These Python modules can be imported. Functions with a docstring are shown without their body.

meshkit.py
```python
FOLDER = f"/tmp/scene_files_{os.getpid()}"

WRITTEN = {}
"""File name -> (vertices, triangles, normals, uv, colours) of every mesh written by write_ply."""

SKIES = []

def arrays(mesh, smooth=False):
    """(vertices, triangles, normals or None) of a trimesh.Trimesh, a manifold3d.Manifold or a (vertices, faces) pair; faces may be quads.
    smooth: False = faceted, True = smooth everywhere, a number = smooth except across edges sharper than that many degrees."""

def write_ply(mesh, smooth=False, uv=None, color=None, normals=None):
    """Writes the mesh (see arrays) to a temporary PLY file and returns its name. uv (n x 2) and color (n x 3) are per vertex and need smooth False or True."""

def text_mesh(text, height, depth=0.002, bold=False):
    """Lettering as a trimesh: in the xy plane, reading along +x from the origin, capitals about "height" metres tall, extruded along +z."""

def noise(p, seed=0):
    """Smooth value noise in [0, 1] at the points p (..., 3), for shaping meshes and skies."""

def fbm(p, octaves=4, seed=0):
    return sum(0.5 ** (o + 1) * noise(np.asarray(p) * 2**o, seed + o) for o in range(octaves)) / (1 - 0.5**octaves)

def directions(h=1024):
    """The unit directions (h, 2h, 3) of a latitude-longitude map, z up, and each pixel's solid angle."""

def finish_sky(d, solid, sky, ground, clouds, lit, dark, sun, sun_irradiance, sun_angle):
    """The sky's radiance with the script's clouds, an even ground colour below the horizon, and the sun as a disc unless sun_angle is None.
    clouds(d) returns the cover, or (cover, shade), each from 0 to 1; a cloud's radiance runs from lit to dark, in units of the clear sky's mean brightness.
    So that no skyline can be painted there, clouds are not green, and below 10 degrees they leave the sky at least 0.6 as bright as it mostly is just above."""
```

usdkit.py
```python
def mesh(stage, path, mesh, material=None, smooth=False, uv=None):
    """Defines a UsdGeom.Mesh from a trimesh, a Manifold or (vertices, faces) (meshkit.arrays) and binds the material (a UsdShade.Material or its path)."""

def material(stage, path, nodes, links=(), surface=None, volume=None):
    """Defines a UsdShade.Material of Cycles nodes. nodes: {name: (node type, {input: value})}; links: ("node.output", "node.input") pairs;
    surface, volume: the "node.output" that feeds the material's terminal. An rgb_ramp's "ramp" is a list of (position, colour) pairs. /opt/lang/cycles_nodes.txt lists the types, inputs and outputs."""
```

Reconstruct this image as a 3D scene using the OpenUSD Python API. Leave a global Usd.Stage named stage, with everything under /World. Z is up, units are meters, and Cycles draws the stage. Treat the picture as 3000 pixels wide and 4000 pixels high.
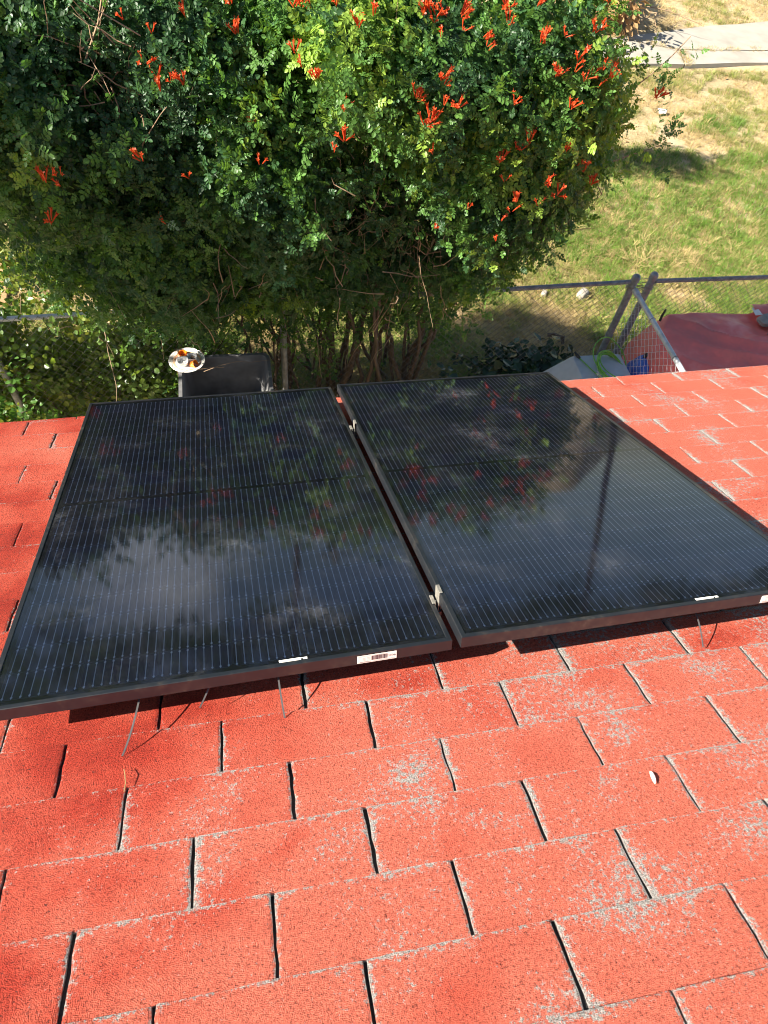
import math, random
import numpy as np, trimesh, usdkit, meshkit
from pxr import Usd, UsdGeom, UsdLux, UsdShade, Gf, Vt, Sdf

stage = Usd.Stage.CreateInMemory()
UsdGeom.SetStageUpAxis(stage, UsdGeom.Tokens.z)
W_ = UsdGeom.Xform.Define(stage, '/World')
random.seed(7); RNG = np.random.default_rng(7)

# ------------------------------------------------------------------ camera, sky, sun
CAM = np.array([0.42924, -0.33801, 1.37780])
RIGHT = np.array([0.97980, -0.17540, 0.09605]); DOWN = np.array([-0.09240, -0.82306, -0.56039]); FWD = np.array([0.17735, 0.54019, -0.82264])
cam = UsdGeom.Camera.Define(stage, '/World/camera')
cam.AddTransformOp().Set(Gf.Matrix4d(*RIGHT, 0, *(-DOWN), 0, *(-FWD), 0, *CAM, 1))
cam.CreateHorizontalApertureAttr(36.0); cam.CreateVerticalApertureAttr(48.0)
cam.CreateFocalLengthAttr(36.0 * 2611.87 / 3000)
cam.CreateFStopAttr(0.0); cam.CreateFocusDistanceAttr(3.0)
cam.CreateExposureAttr(1.65)
cam.CreateClippingRangeAttr(Gf.Vec2f(0.05, 2000))

SUN = np.array([-0.83, -0.040, 0.556]); SUN /= np.linalg.norm(SUN)
EL, ROT = math.asin(SUN[2]), math.atan2(SUN[0], SUN[1])
sky_mat = usdkit.material(stage, '/World/Looks/sky_light',
    {'sky': ('sky_texture', {'sky_type': 'single_scattering', 'sun_disc': False, 'sun_elevation': EL, 'sun_rotation': ROT, 'air_density': 1.0, 'aerosol_density': 0.8, 'ozone_density': 1.8}),
     'tc': ('texture_coordinate', {}),
     'mp': ('mapping', {'scale': (1.0, 1.0, 3.2), 'location': (0.35, 0.1, 0.0)}),
     'no': ('noise_texture', {'scale': 2.1, 'detail': 7.0, 'roughness': 0.58}),
     'rm': ('rgb_ramp', {'ramp': [(0.0, (0, 0, 0)), (0.64, (0, 0, 0)), (0.76, (0.7, 0.7, 0.7)), (1.0, (0.9, 0.9, 0.9))]}),
     'vd': ('vector_math', {'math_type': 'distance', 'vector2': (-0.1459, 0.9730, 0.1788)}), 'cn': ('noise_texture', {'scale': 16.0, 'detail': 6.0, 'roughness': 0.6}), 'ca': ('math', {'math_type': 'multiply_add', 'value2': 0.16}),
     'cm': ('map_range', {'from_min': 0.075, 'from_max': 0.20, 'to_min': 0.80, 'to_max': 0.0, 'clamp': True}), 'mm': ('math', {'math_type': 'maximum'}),
     'mx': ('mix_color', {'b': (15.0, 15.4, 16.5), 'use_clamp': False}),
     'bg': ('background_shader', {'strength': 0.05})},
    [('tc.generated', 'mp.vector'), ('mp.vector', 'no.vector'), ('no.fac', 'rm.fac'), ('tc.generated', 'vd.vector1'), ('tc.generated', 'cn.vector'), ('cn.fac', 'ca.value1'), ('vd.value', 'ca.value3'), ('ca.value', 'cm.value'), ('cm.result', 'mm.value1'), ('rm.color', 'mm.value2'), ('mm.value', 'mx.fac'), ('sky.color', 'mx.a'), ('mx.result', 'bg.color')], surface='bg.background')
dome = UsdLux.DomeLight.Define(stage, '/World/sky')
UsdShade.MaterialBindingAPI.Apply(dome.GetPrim()).Bind(sky_mat)
dome.GetPrim().SetCustomDataByKey('kind', 'structure')
sun = UsdLux.DistantLight.Define(stage, '/World/sun')
sun.CreateIntensityAttr(1.25); sun.CreateAngleAttr(0.53); sun.CreateColorAttr(Gf.Vec3f(1.0, 0.93, 0.82)); sun.CreateNormalizeAttr(True)
zx = SUN; xx = np.cross([0, 0, 1.0], zx); xx /= np.linalg.norm(xx); yy = np.cross(zx, xx)
sun.AddTransformOp().Set(Gf.Matrix4d(*xx, 0, *yy, 0, *zx, 0, 0, 0, 20, 1))

# ------------------------------------------------------------------ helpers
class MB:
    """collects triangles into one mesh"""
    def __init__(s): s.v, s.f, s.n, s.c = [], [], 0, []
    def add(s, v, f, c=None):
        v = np.asarray(v, float); f = np.asarray(f, int)
        if f.shape[1] == 4: f = np.vstack([f[:, [0, 1, 2]], f[:, [0, 2, 3]]])
        s.v.append(v); s.f.append(f + s.n); s.n += len(v)
        s.c.append(np.zeros(len(v)) if c is None else np.broadcast_to(np.asarray(c, float), (len(v),)))
        return s
    def tm(s, m): return s.add(m.vertices, m.faces)
    def hexa(s, p):
        """8 points: bottom ring 0-3, top ring 4-7"""
        return s.add(p, [[3, 2, 1, 0], [4, 5, 6, 7], [0, 1, 5, 4], [1, 2, 6, 5], [2, 3, 7, 6], [3, 0, 4, 7]])
    def box(s, lo, hi, xf=None, ch=0.0):
        lo, hi = np.asarray(lo, float), np.asarray(hi, float)
        if ch > 0:
            pts = []
            for k in range(3):
                a, b = lo + ch, hi - ch
                a[k], b[k] = lo[k], hi[k]
                pts += [[(a, b)[i][0], (a, b)[j][1], (a, b)[l][2]] for i in (0, 1) for j in (0, 1) for l in (0, 1)]
            m = trimesh.convex.convex_hull(np.array(pts))
            v, f = np.array(m.vertices), np.array(m.faces)
        else:
            v = np.array([[lo[0], lo[1], lo[2]], [hi[0], lo[1], lo[2]], [hi[0], hi[1], lo[2]], [lo[0], hi[1], lo[2]],
                          [lo[0], lo[1], hi[2]], [hi[0], lo[1], hi[2]], [hi[0], hi[1], hi[2]], [lo[0], hi[1], hi[2]]])
            f = np.array([[3, 2, 1, 0], [4, 5, 6, 7], [0, 1, 5, 4], [1, 2, 6, 5], [2, 3, 7, 6], [3, 0, 4, 7]])
        return s.add(v if xf is None else xf(v), f)
    def tube(s, p, r, k=6, cap=True, closed=False):
        p = np.asarray(p, float); n = len(p); r = np.broadcast_to(np.asarray(r, float), (n,))
        t = (np.roll(p, -1, 0) - np.roll(p, 1, 0)) if closed else np.gradient(p, axis=0)
        t /= np.maximum(np.linalg.norm(t, axis=1, keepdims=True), 1e-9)
        ref = np.array([0, 0, 1.0]) if abs(t[0][2]) < 0.9 else np.array([1.0, 0, 0])
        rings = []
        a = np.cross(t[0], ref); a /= np.linalg.norm(a)
        for i in range(n):
            a = a - t[i] * (a @ t[i]); a /= max(np.linalg.norm(a), 1e-9); b = np.cross(t[i], a)
            ang = np.arange(k) * 2 * np.pi / k
            rings.append(p[i] + r[i] * (np.cos(ang)[:, None] * a + np.sin(ang)[:, None] * b))
        v = np.vstack(rings); f = []
        for i in range(n if closed else n - 1):
            j = (i + 1) % n
            for q in range(k):
                q2 = (q + 1) % k
                f.append([i * k + q, i * k + q2, j * k + q2]); f.append([i * k + q, j * k + q2, j * k + q])
        if cap and not closed:
            v = np.vstack([v, p[0], p[-1]])
            for q in range(k):
                q2 = (q + 1) % k
                f.append([n * k, q2, q]); f.append([n * k + 1, (n - 1) * k + q, (n - 1) * k + q2])
        return s.add(v, f)
    def grid(s, P, c=None):
        """P: (a, b, 3)"""
        a, b = P.shape[:2]
        i = np.arange(a * b).reshape(a, b)
        f = np.stack([i[:-1, :-1], i[1:, :-1], i[1:, 1:], i[:-1, 1:]], -1).reshape(-1, 4)
        return s.add(P.reshape(-1, 3), f, None if c is None else c.reshape(-1))
    def arr(s): return np.vstack(s.v), np.vstack(s.f)

used = {}
def numbered(parent, name):
    k = used.get((parent, name), -1) + 1; used[(parent, name)] = k
    return f'{parent}/{name}' + (f'_{k:03d}' if k else '')
def tag(p, label=None, cat=None, group=None, kind=None):
    p = p.GetPrim() if hasattr(p, 'GetPrim') else p
    for k, v in (('label', label), ('category', cat), ('group', group), ('kind', kind)):
        if v: p.SetCustomDataByKey(k, v)
    return p
def thing(name, label, cat, loc=(0, 0, 0), group=None, kind=None):
    x = UsdGeom.Xform.Define(stage, numbered('/World', name)); x.AddTranslateOp().Set(Gf.Vec3d(*map(float, loc)))
    return tag(x, label, cat, group, kind)
def origin(p):
    return np.array(UsdGeom.XformCache().GetLocalToWorldTransform(p).ExtractTranslation())
def obj(name, mb, mat, parent=None, smooth=False, attr=None, label=None, cat=None, group=None, kind=None):
    """one Mesh prim; vertices are given in world space"""
    path = '/World' if parent is None else str(parent.GetPath())
    v, f = mb.arr() if isinstance(mb, MB) else meshkit.arrays(mb)[:2]
    if parent is not None: v = v - origin(parent)
    m = usdkit.mesh(stage, numbered(path, name), (v, f), mat, smooth=smooth)
    if attr and isinstance(mb, MB) and not smooth:
        UsdGeom.PrimvarsAPI(m).CreatePrimvar(attr, Sdf.ValueTypeNames.FloatArray, 'vertex').Set(Vt.FloatArray.FromNumpy(np.concatenate(mb.c).astype(np.float32)))
        UsdGeom.PrimvarsAPI(m).CreatePrimvar('stain', Sdf.ValueTypeNames.FloatArray, 'vertex').Set(Vt.FloatArray.FromNumpy(stains(mb.arr()[0]).astype(np.float32)))
    tag(m, label, cat, group, kind)
    return m.GetPrim()

def look(name, nodes, links, surface='p.BSDF'):
    return usdkit.material(stage, '/World/Looks/' + name, nodes, links, surface=surface)
def plain(name, color, rough=0.5, vary=0.25, scale=6.0, metallic=0.0, spec=0.5, bump=0.0, bscale=80.0, dark=None, extra=None):
    dark = dark or tuple(c * (1 - vary) for c in color); hi = tuple(min(1, c * (1 + vary)) for c in color)
    n = {'g': ('geometry', {}), 'no': ('noise_texture', {'scale': scale, 'detail': 6.0, 'roughness': 0.6}),
         'r': ('rgb_ramp', {'ramp': [(0.25, dark), (0.5, color), (0.75, hi)]}),
         'p': ('principled_bsdf', {'roughness': rough, 'metallic': metallic, 'specular_ior_level': spec, **(extra or {})})}
    l = [('g.position', 'no.vector'), ('no.fac', 'r.fac'), ('r.color', 'p.base_color')]
    if bump > 0:
        n['nb'] = ('noise_texture', {'scale': bscale, 'detail': 3.0}); n['b'] = ('bump', {'strength': bump, 'distance': 0.004})
        l += [('g.position', 'nb.vector'), ('nb.fac', 'b.height'), ('b.normal', 'p.normal')]
    return look(name, n, l)

# roof frame: u along the courses, v down the slope away from the camera, n out of the roof
PHI = 0.434638; CP, SP = math.cos(PHI), math.sin(PHI)
def RW(p):
    p = np.atleast_2d(np.asarray(p, float))
    return np.stack([p[:, 0], p[:, 1] * CP + p[:, 2] * SP, -p[:, 1] * SP + p[:, 2] * CP], 1)
def px(p):
    d = np.atleast_2d(p) - CAM; w = d @ FWD
    return np.stack([1500 + 2611.87 * (d @ RIGHT) / w, 2000 + 2611.87 * (d @ DOWN) / w], 1), w
GZ = -3.2
# old damp stains on the shingles: (u, v, length, width, heading in degrees, strength)
STAINS = [(0.425, -0.175, 0.075, 0.028, 40, 1.0), (0.44, -0.145, 0.03, 0.03, 0, 0.7), (0.05, -0.06, 0.14, 0.07, 20, 0.8), (0.10, -0.175, 0.12, 0.06, -10, 0.75), (0.23, -0.28, 0.20, 0.055, 25, 0.85), (0.475, -0.30, 0.05, 0.035, 10, 0.6), (0.02, -0.30, 0.10, 0.06, 0, 0.8),
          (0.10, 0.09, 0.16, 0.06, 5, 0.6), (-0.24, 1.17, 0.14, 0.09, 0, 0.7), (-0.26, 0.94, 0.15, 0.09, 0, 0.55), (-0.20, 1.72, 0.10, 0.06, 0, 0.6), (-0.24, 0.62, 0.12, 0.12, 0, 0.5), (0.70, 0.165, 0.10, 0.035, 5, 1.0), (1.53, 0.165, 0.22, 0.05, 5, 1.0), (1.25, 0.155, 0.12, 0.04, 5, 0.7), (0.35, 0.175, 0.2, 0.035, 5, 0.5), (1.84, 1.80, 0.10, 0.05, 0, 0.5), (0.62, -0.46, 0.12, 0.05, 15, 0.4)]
WORN = [(0.665, 0.039, 0.05, 0.035), (0.891, 0.062, 0.06, 0.035), (0.661, -0.055, 0.05, 0.05), (0.762, -0.185, 0.07, 0.04), (0.951, 0.015, 0.05, 0.03), (1.03, -0.150, 0.05, 0.03), (1.231, -0.285, 0.06, 0.045), (1.396, 0.073, 0.07, 0.035), (1.292, 0.008, 0.05, 0.03), (0.69, -0.155, 0.04, 0.04), (1.055, 0.028, 0.05, 0.02), (0.44, -0.02, 0.04, 0.03), (1.10, -0.05, 0.05, 0.03), (0.90, -0.36, 0.06, 0.03), (0.72, -0.50, 0.05, 0.03), (1.0, -0.30, 0.04, 0.03), (1.45, -0.12, 0.06, 0.04)]
def worn(u, v):
    out = np.zeros_like(u)
    for a, b, su, sv in WORN: out = np.maximum(out, np.exp(-(((u - a) / su) ** 2 + ((v - b) / sv) ** 2)))
    return out
def stains(w):
    u, v = w[:, 0], w[:, 1] * CP - w[:, 2] * SP; out = np.zeros(len(w))
    for su, sv, a, b, ang, k in STAINS:
        c, q = math.cos(math.radians(ang)), math.sin(math.radians(ang)); x, y = (u - su) * c + (v - sv) * q, -(u - su) * q + (v - sv) * c
        out = np.maximum(out, k * np.exp(-((x / a) ** 2 + (y / b) ** 2)))
    return out

# ------------------------------------------------------------------ materials
def shingle_look():
    n = {'g': ('geometry', {}), 'at': ('attribute', {'attribute': 'wear'}), 'oi': ('object_info', {}),
         # paint tone: salmon to deep red, deeper towards the left
         'big': ('noise_texture', {'scale': 2.6, 'detail': 5.0, 'roughness': 0.62}),
         'sx': ('separate_xyz', {}),
         'side': ('map_range', {'from_min': -0.35, 'from_max': 0.95, 'to_min': -0.15, 'to_max': 0.08, 'clamp': True}),
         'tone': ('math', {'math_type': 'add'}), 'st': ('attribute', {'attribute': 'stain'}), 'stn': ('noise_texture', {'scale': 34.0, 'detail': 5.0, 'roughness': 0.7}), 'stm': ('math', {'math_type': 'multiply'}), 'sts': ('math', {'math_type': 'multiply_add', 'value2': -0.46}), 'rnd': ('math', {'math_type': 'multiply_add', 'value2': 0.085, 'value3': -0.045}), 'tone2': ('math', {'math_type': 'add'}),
         'paint': ('rgb_ramp', {'ramp': [(0.14, (0.30, 0.022, 0.011)), (0.28, (0.41, 0.042, 0.021)), (0.40, (0.53, 0.088, 0.050)), (0.56, (0.60, 0.138, 0.085))]}),
         # granule-sized speckle
         'fine': ('noise_texture', {'scale': 250.0, 'detail': 2.5, 'roughness': 0.65}),
         'finer': ('rgb_ramp', {'ramp': [(0.31, (0.34, 0.32, 0.31)), (0.44, (0.92, 0.92, 0.92)), (0.54, (1.04, 1.04, 1.04)), (0.66, (1.32, 1.36, 1.36))]}),
         'mul': ('mix_color', {'blend_type': 'multiply', 'fac': 1.0, 'use_clamp': False}),
         # paint worn through to grey granules; slot rims also carry sunlight as grey
         'w1': ('noise_texture', {'scale': 5.0, 'detail': 4.0, 'roughness': 0.6}),
         'w2': ('noise_texture', {'scale': 120.0, 'detail': 5.0, 'roughness': 0.78}),
         'w1m': ('math', {'math_type': 'multiply_add', 'value2': 0.55}),
         'ws': ('math', {'math_type': 'add'}), 'wside': ('map_range', {'from_min': -0.2, 'from_max': 1.0, 'to_min': -0.085, 'to_max': 0.018, 'clamp': True}),
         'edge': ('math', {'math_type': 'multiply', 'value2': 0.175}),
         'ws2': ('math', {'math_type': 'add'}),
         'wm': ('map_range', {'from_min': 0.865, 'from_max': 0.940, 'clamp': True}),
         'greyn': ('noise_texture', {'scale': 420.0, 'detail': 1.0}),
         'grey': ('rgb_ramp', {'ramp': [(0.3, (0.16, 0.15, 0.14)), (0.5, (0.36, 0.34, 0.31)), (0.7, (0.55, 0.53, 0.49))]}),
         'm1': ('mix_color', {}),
         # black bare specks, more of them on the left of the roof
         'k': ('noise_texture', {'scale': 190.0, 'detail': 3.5, 'roughness': 0.7}),
         'kl': ('map_range', {'from_min': -0.3, 'from_max': 0.9, 'to_min': 0.385, 'to_max': 0.270, 'clamp': True}),
         'kc': ('math', {'math_type': 'less_than'}),
         'kf': ('math', {'math_type': 'multiply', 'value2': 0.85}),
         'm2': ('mix_color', {'b': (0.035, 0.022, 0.020)}),
         'v': ('noise_texture', {'scale': 260.0, 'detail': 5.0, 'roughness': 0.75}),
         'vb': ('noise_texture', {'scale': 620.0, 'detail': 1.0}),
         'hs': ('math', {'math_type': 'add'}),
         'b': ('bump', {'strength': 1.0, 'distance': 0.0055}),
         'p': ('principled_bsdf', {'roughness': 0.85, 'specular_ior_level': 0.25})}
    l = [('g.position', 'big.vector'), ('g.position', 'sx.vector'), ('sx.x', 'side.value'), ('big.fac', 'tone.value1'), ('side.result', 'tone.value2'), ('tone.value', 'tone2.value1'), ('oi.random', 'rnd.value1'), ('rnd.value', 'tone2.value2'), ('g.position', 'stn.vector'), ('stn.fac', 'stm.value1'), ('st.fac', 'stm.value2'), ('stm.value', 'sts.value1'), ('tone2.value', 'sts.value3'), ('sts.value', 'paint.fac'),
         ('g.position', 'fine.vector'), ('fine.fac', 'finer.fac'), ('paint.color', 'mul.a'), ('finer.color', 'mul.b'),
         ('g.position', 'w1.vector'), ('g.position', 'w2.vector'), ('w1.fac', 'w1m.value1'), ('sx.x', 'wside.value'), ('wside.result', 'w1m.value3'), ('w1m.value', 'ws.value1'), ('w2.fac', 'ws.value2'),
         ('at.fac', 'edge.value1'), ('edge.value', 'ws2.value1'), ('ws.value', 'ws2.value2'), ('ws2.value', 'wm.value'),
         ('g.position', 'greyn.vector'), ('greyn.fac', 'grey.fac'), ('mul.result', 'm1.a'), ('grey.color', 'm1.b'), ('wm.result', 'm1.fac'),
         ('g.position', 'k.vector'), ('sx.x', 'kl.value'), ('k.fac', 'kc.value1'), ('kl.result', 'kc.value2'), ('kc.value', 'kf.value1'), ('m1.result', 'm2.a'), ('kf.value', 'm2.fac'),
         ('m2.result', 'p.base_color'),
         ('g.position', 'v.vector'), ('g.position', 'vb.vector'), ('v.fac', 'hs.value1'), ('vb.fac', 'hs.value2'), ('hs.value', 'b.height'), ('b.normal', 'p.normal')]
    return look('painted_shingle', n, l)
M_SHINGLE = shingle_look()
M_FELT = plain('asphalt_felt', (0.030, 0.027, 0.025), 0.9, 0.6, 260.0, bump=0.6, bscale=400.0)
M_WOOD = plain('weathered_wood', (0.20, 0.13, 0.085), 0.75, 0.35, 14.0, bump=0.3)
M_PINE = plain('pale_board', (0.42, 0.25, 0.11), 0.7, 0.2, 10.0)
M_STUCCO = plain('stucco', (0.55, 0.50, 0.42), 0.9, 0.12, 3.0, bump=0.3)
M_FRAME = look('black_anodised_frame', {
    'g': ('geometry', {}), 'n1': ('noise_texture', {'scale': 9.0, 'detail': 7.0, 'roughness': 0.7}), 'n2': ('noise_texture', {'scale': 55.0, 'detail': 4.0, 'roughness': 0.65}),
    'a': ('math', {'math_type': 'multiply_add', 'value2': 0.55}), 'r': ('rgb_ramp', {'ramp': [(0.74, (0.007, 0.009, 0.012)), (0.84, (0.013, 0.014, 0.016)), (0.92, (0.024, 0.022, 0.020)), (1.04, (0.060, 0.052, 0.044))]}),
    'p': ('principled_bsdf', {'roughness': 0.42, 'metallic': 0.0, 'specular_ior_level': 0.6})},
    [('g.position', 'n1.vector'), ('g.position', 'n2.vector'), ('n2.fac', 'a.value1'), ('n1.fac', 'a.value3'), ('a.value', 'r.fac'), ('r.color', 'p.base_color')])
def cell_look(name, c):
    return look(name, {'g': ('geometry', {}), 'mp': ('mapping', {'scale': (900.0, 40.0, 40.0)}), 'no': ('noise_texture', {'scale': 1.0, 'detail': 2.0}),
        'r': ('rgb_ramp', {'ramp': [(0.3, tuple(x * 0.75 for x in c)), (0.7, tuple(x * 1.3 for x in c))]}),
        'p': ('principled_bsdf', {'roughness': 0.45, 'specular_ior_level': 0.35})},
        [('g.position', 'mp.vector'), ('mp.vector', 'no.vector'), ('no.fac', 'r.fac'), ('r.color', 'p.base_color')])
M_CELLS = [cell_look('cell_black', (0.0210, 0.0185, 0.0390)), cell_look('cell_dark_blue', (0.0150, 0.0190, 0.066)), cell_look('cell_brown_black', (0.0340, 0.0280, 0.0330)), cell_look('cell_deep', (0.0080, 0.0085, 0.0230))]
M_BACK = plain('black_backsheet', (0.0065, 0.0065, 0.0085), 0.6, 0.2, 20.0, spec=0.3)
M_WIRE = plain('tinned_ribbon', (0.80, 0.80, 0.84), 0.5, 0.2, 60.0, metallic=0.0)
M_CELLEDGE = plain('cell_edge_blue', (0.10, 0.13, 0.19), 0.4, 0.3, 30.0)
M_GLASS = look('solar_glass', {
    'g': ('geometry', {}), 'fr': ('fresnel', {'IOR': 1.50}), 'no': ('noise_texture', {'scale': 900.0, 'detail': 1.0}), 'b': ('bump', {'strength': 0.02, 'distance': 0.0004}),
    't': ('transparent_bsdf', {'color': (0.96, 0.97, 0.98)}), 'gl': ('glossy_bsdf', {'roughness': 0.016, 'color': (0.98, 0.98, 1.0)}), 'mx': ('mix_closure', {}),
    'd1': ('noise_texture', {'scale': 4.2, 'detail': 8.0, 'roughness': 0.68}), 'd2': ('noise_texture', {'scale': 120.0, 'detail': 4.0, 'roughness': 0.7}),
    'da': ('math', {'math_type': 'multiply_add', 'value2': 0.35}),
    'dr': ('rgb_ramp', {'ramp': [(0.50, (0.004, 0.004, 0.004)), (0.70, (0.010, 0.010, 0.010)), (0.80, (0.028, 0.028, 0.028)), (0.88, (0.090, 0.090, 0.090)), (0.93, (0.17, 0.17, 0.17))]}),
    'df': ('diffuse_bsdf', {'color': (0.42, 0.42, 0.44)}), 'm2': ('mix_closure', {})},
    [('g.position', 'no.vector'), ('no.fac', 'b.height'), ('b.normal', 'gl.normal'), ('fr.fac', 'mx.fac'), ('t.BSDF', 'mx.closure1'), ('gl.BSDF', 'mx.closure2'),
     ('g.position', 'd1.vector'), ('g.position', 'd2.vector'), ('d2.fac', 'da.value1'), ('d1.fac', 'da.value3'), ('da.value', 'dr.fac'), ('dr.color', 'm2.fac'), ('mx.closure', 'm2.closure1'), ('df.BSDF', 'm2.closure2')], surface='m2.closure')
M_STICK = plain('white_sticker', (0.78, 0.75, 0.68), 0.5, 0.05, 40.0)
M_INK = plain('black_ink', (0.03, 0.03, 0.03), 0.6, 0.1, 40.0)
M_GREYINK = plain('grey_ink', (0.28, 0.27, 0.26), 0.6, 0.1, 40.0)
M_ALU = plain('mill_aluminium', (0.24, 0.225, 0.19), 0.55, 0.45, 90.0, metallic=0.3)
M_STEEL = plain('zinc_bolt', (0.5, 0.5, 0.5), 0.3, 0.2, 60.0, metallic=0.9)
M_TIE = plain('black_nylon', (0.10, 0.095, 0.09), 0.32, 0.2, 60.0, spec=0.7)
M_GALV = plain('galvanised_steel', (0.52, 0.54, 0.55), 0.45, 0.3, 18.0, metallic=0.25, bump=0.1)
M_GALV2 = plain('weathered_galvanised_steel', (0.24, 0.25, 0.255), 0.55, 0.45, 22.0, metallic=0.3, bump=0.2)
M_MESHWIRE = plain('fence_wire', (0.13, 0.125, 0.115), 0.6, 0.3, 30.0, metallic=0.2)
M_BIN = plain('dark_grey_plastic', (0.16, 0.16, 0.16), 0.55, 0.35, 9.0, bump=0.1)
M_TUB = plain('pale_grey_plastic', (0.42, 0.46, 0.49), 0.5, 0.16, 7.0)
M_CORD = plain('green_cord', (0.16, 0.42, 0.05), 0.4, 0.15, 20.0)
M_PLUG = plain('black_rubber', (0.02, 0.02, 0.02), 0.5, 0.2, 30.0)
M_BLUE = plain('blue_plastic_bag', (0.03, 0.12, 0.50), 0.35, 0.25, 14.0)
M_STONE = plain('grey_flat_stone', (0.24, 0.225, 0.20), 0.9, 0.3, 12.0, bump=0.6, bscale=40.0)
M_PALESTONE = plain('pale_rock', (0.36, 0.32, 0.26), 0.9, 0.2, 9.0, bump=0.5, bscale=30.0)
M_TARP = look('red_tarp', {'g': ('geometry', {}), 'n1': ('noise_texture', {'scale': 2.2, 'detail': 7.0, 'roughness': 0.65}),
    'r': ('rgb_ramp', {'ramp': [(0.27, (0.12, 0.085, 0.080)), (0.35, (0.58, 0.17, 0.15)), (0.55, (0.82, 0.190, 0.160)), (0.7, (0.86, 0.32, 0.28))]}),
    'nb': ('noise_texture', {'scale': 14.0, 'detail': 5.0}), 'b': ('bump', {'strength': 0.5, 'distance': 0.02}), 'p': ('principled_bsdf', {'roughness': 0.5, 'specular_ior_level': 0.45})},
    [('g.position', 'n1.vector'), ('n1.fac', 'r.fac'), ('r.color', 'p.base_color'), ('g.position', 'nb.vector'), ('nb.fac', 'b.height'), ('b.normal', 'p.normal')])
M_CONC = plain('bleached_concrete', (0.36, 0.33, 0.275), 0.9, 0.22, 2.2, bump=0.3, bscale=60.0)
M_GROUND = look('dry_soil', {'g': ('geometry', {}), 'n1': ('noise_texture', {'scale': 0.9, 'detail': 8.0, 'roughness': 0.62}), 'n2': ('noise_texture', {'scale': 26.0, 'detail': 5.0, 'roughness': 0.7}),
    'a': ('math', {'math_type': 'multiply_add', 'value2': 0.45}),
    'r': ('rgb_ramp', {'ramp': [(0.52, (0.20, 0.17, 0.075)), (0.64, (0.38, 0.29, 0.155)), (0.78, (0.53, 0.41, 0.245)), (0.92, (0.60, 0.48, 0.32))]}),
    'b': ('bump', {'strength': 0.6, 'distance': 0.03}), 'p': ('principled_bsdf', {'roughness': 0.95, 'specular_ior_level': 0.15})},
    [('g.position', 'n1.vector'), ('g.position', 'n2.vector'), ('n2.fac', 'a.value1'), ('n1.fac', 'a.value3'), ('a.value', 'r.fac'), ('r.color', 'p.base_color'), ('n2.fac', 'b.height'), ('b.normal', 'p.normal')])
def leaf_look(name, c, tr, k=0.32, rough=0.34, var=0.4, spec=0.5):
    lo, hi = tuple(x * (1 - var) for x in c), tuple(x * (1 + var) for x in c)
    return look(name, {'oi': ('object_info', {}), 'g': ('geometry', {}), 'no': ('noise_texture', {'scale': 7.0, 'detail': 4.0}), 'ad': ('math', {'math_type': 'multiply_add', 'value2': 0.4}),
        'r': ('rgb_ramp', {'ramp': [(0.35, lo), (0.7, c), (1.05, hi)]}), 'r2': ('rgb_ramp', {'ramp': [(0.35, tuple(x * 0.7 for x in tr)), (1.0, tr)]}),
        'p': ('principled_bsdf', {'roughness': rough, 'specular_ior_level': spec}), 't': ('translucent_bsdf', {}), 'm': ('mix_closure', {'fac': k})},
        [('g.position', 'no.vector'), ('oi.random', 'ad.value1'), ('no.fac', 'ad.value3'), ('ad.value', 'r.fac'), ('ad.value', 'r2.fac'), ('r.color', 'p.base_color'), ('r2.color', 't.color'), ('p.BSDF', 'm.closure1'), ('t.BSDF', 'm.closure2')], surface='m.closure')
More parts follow.
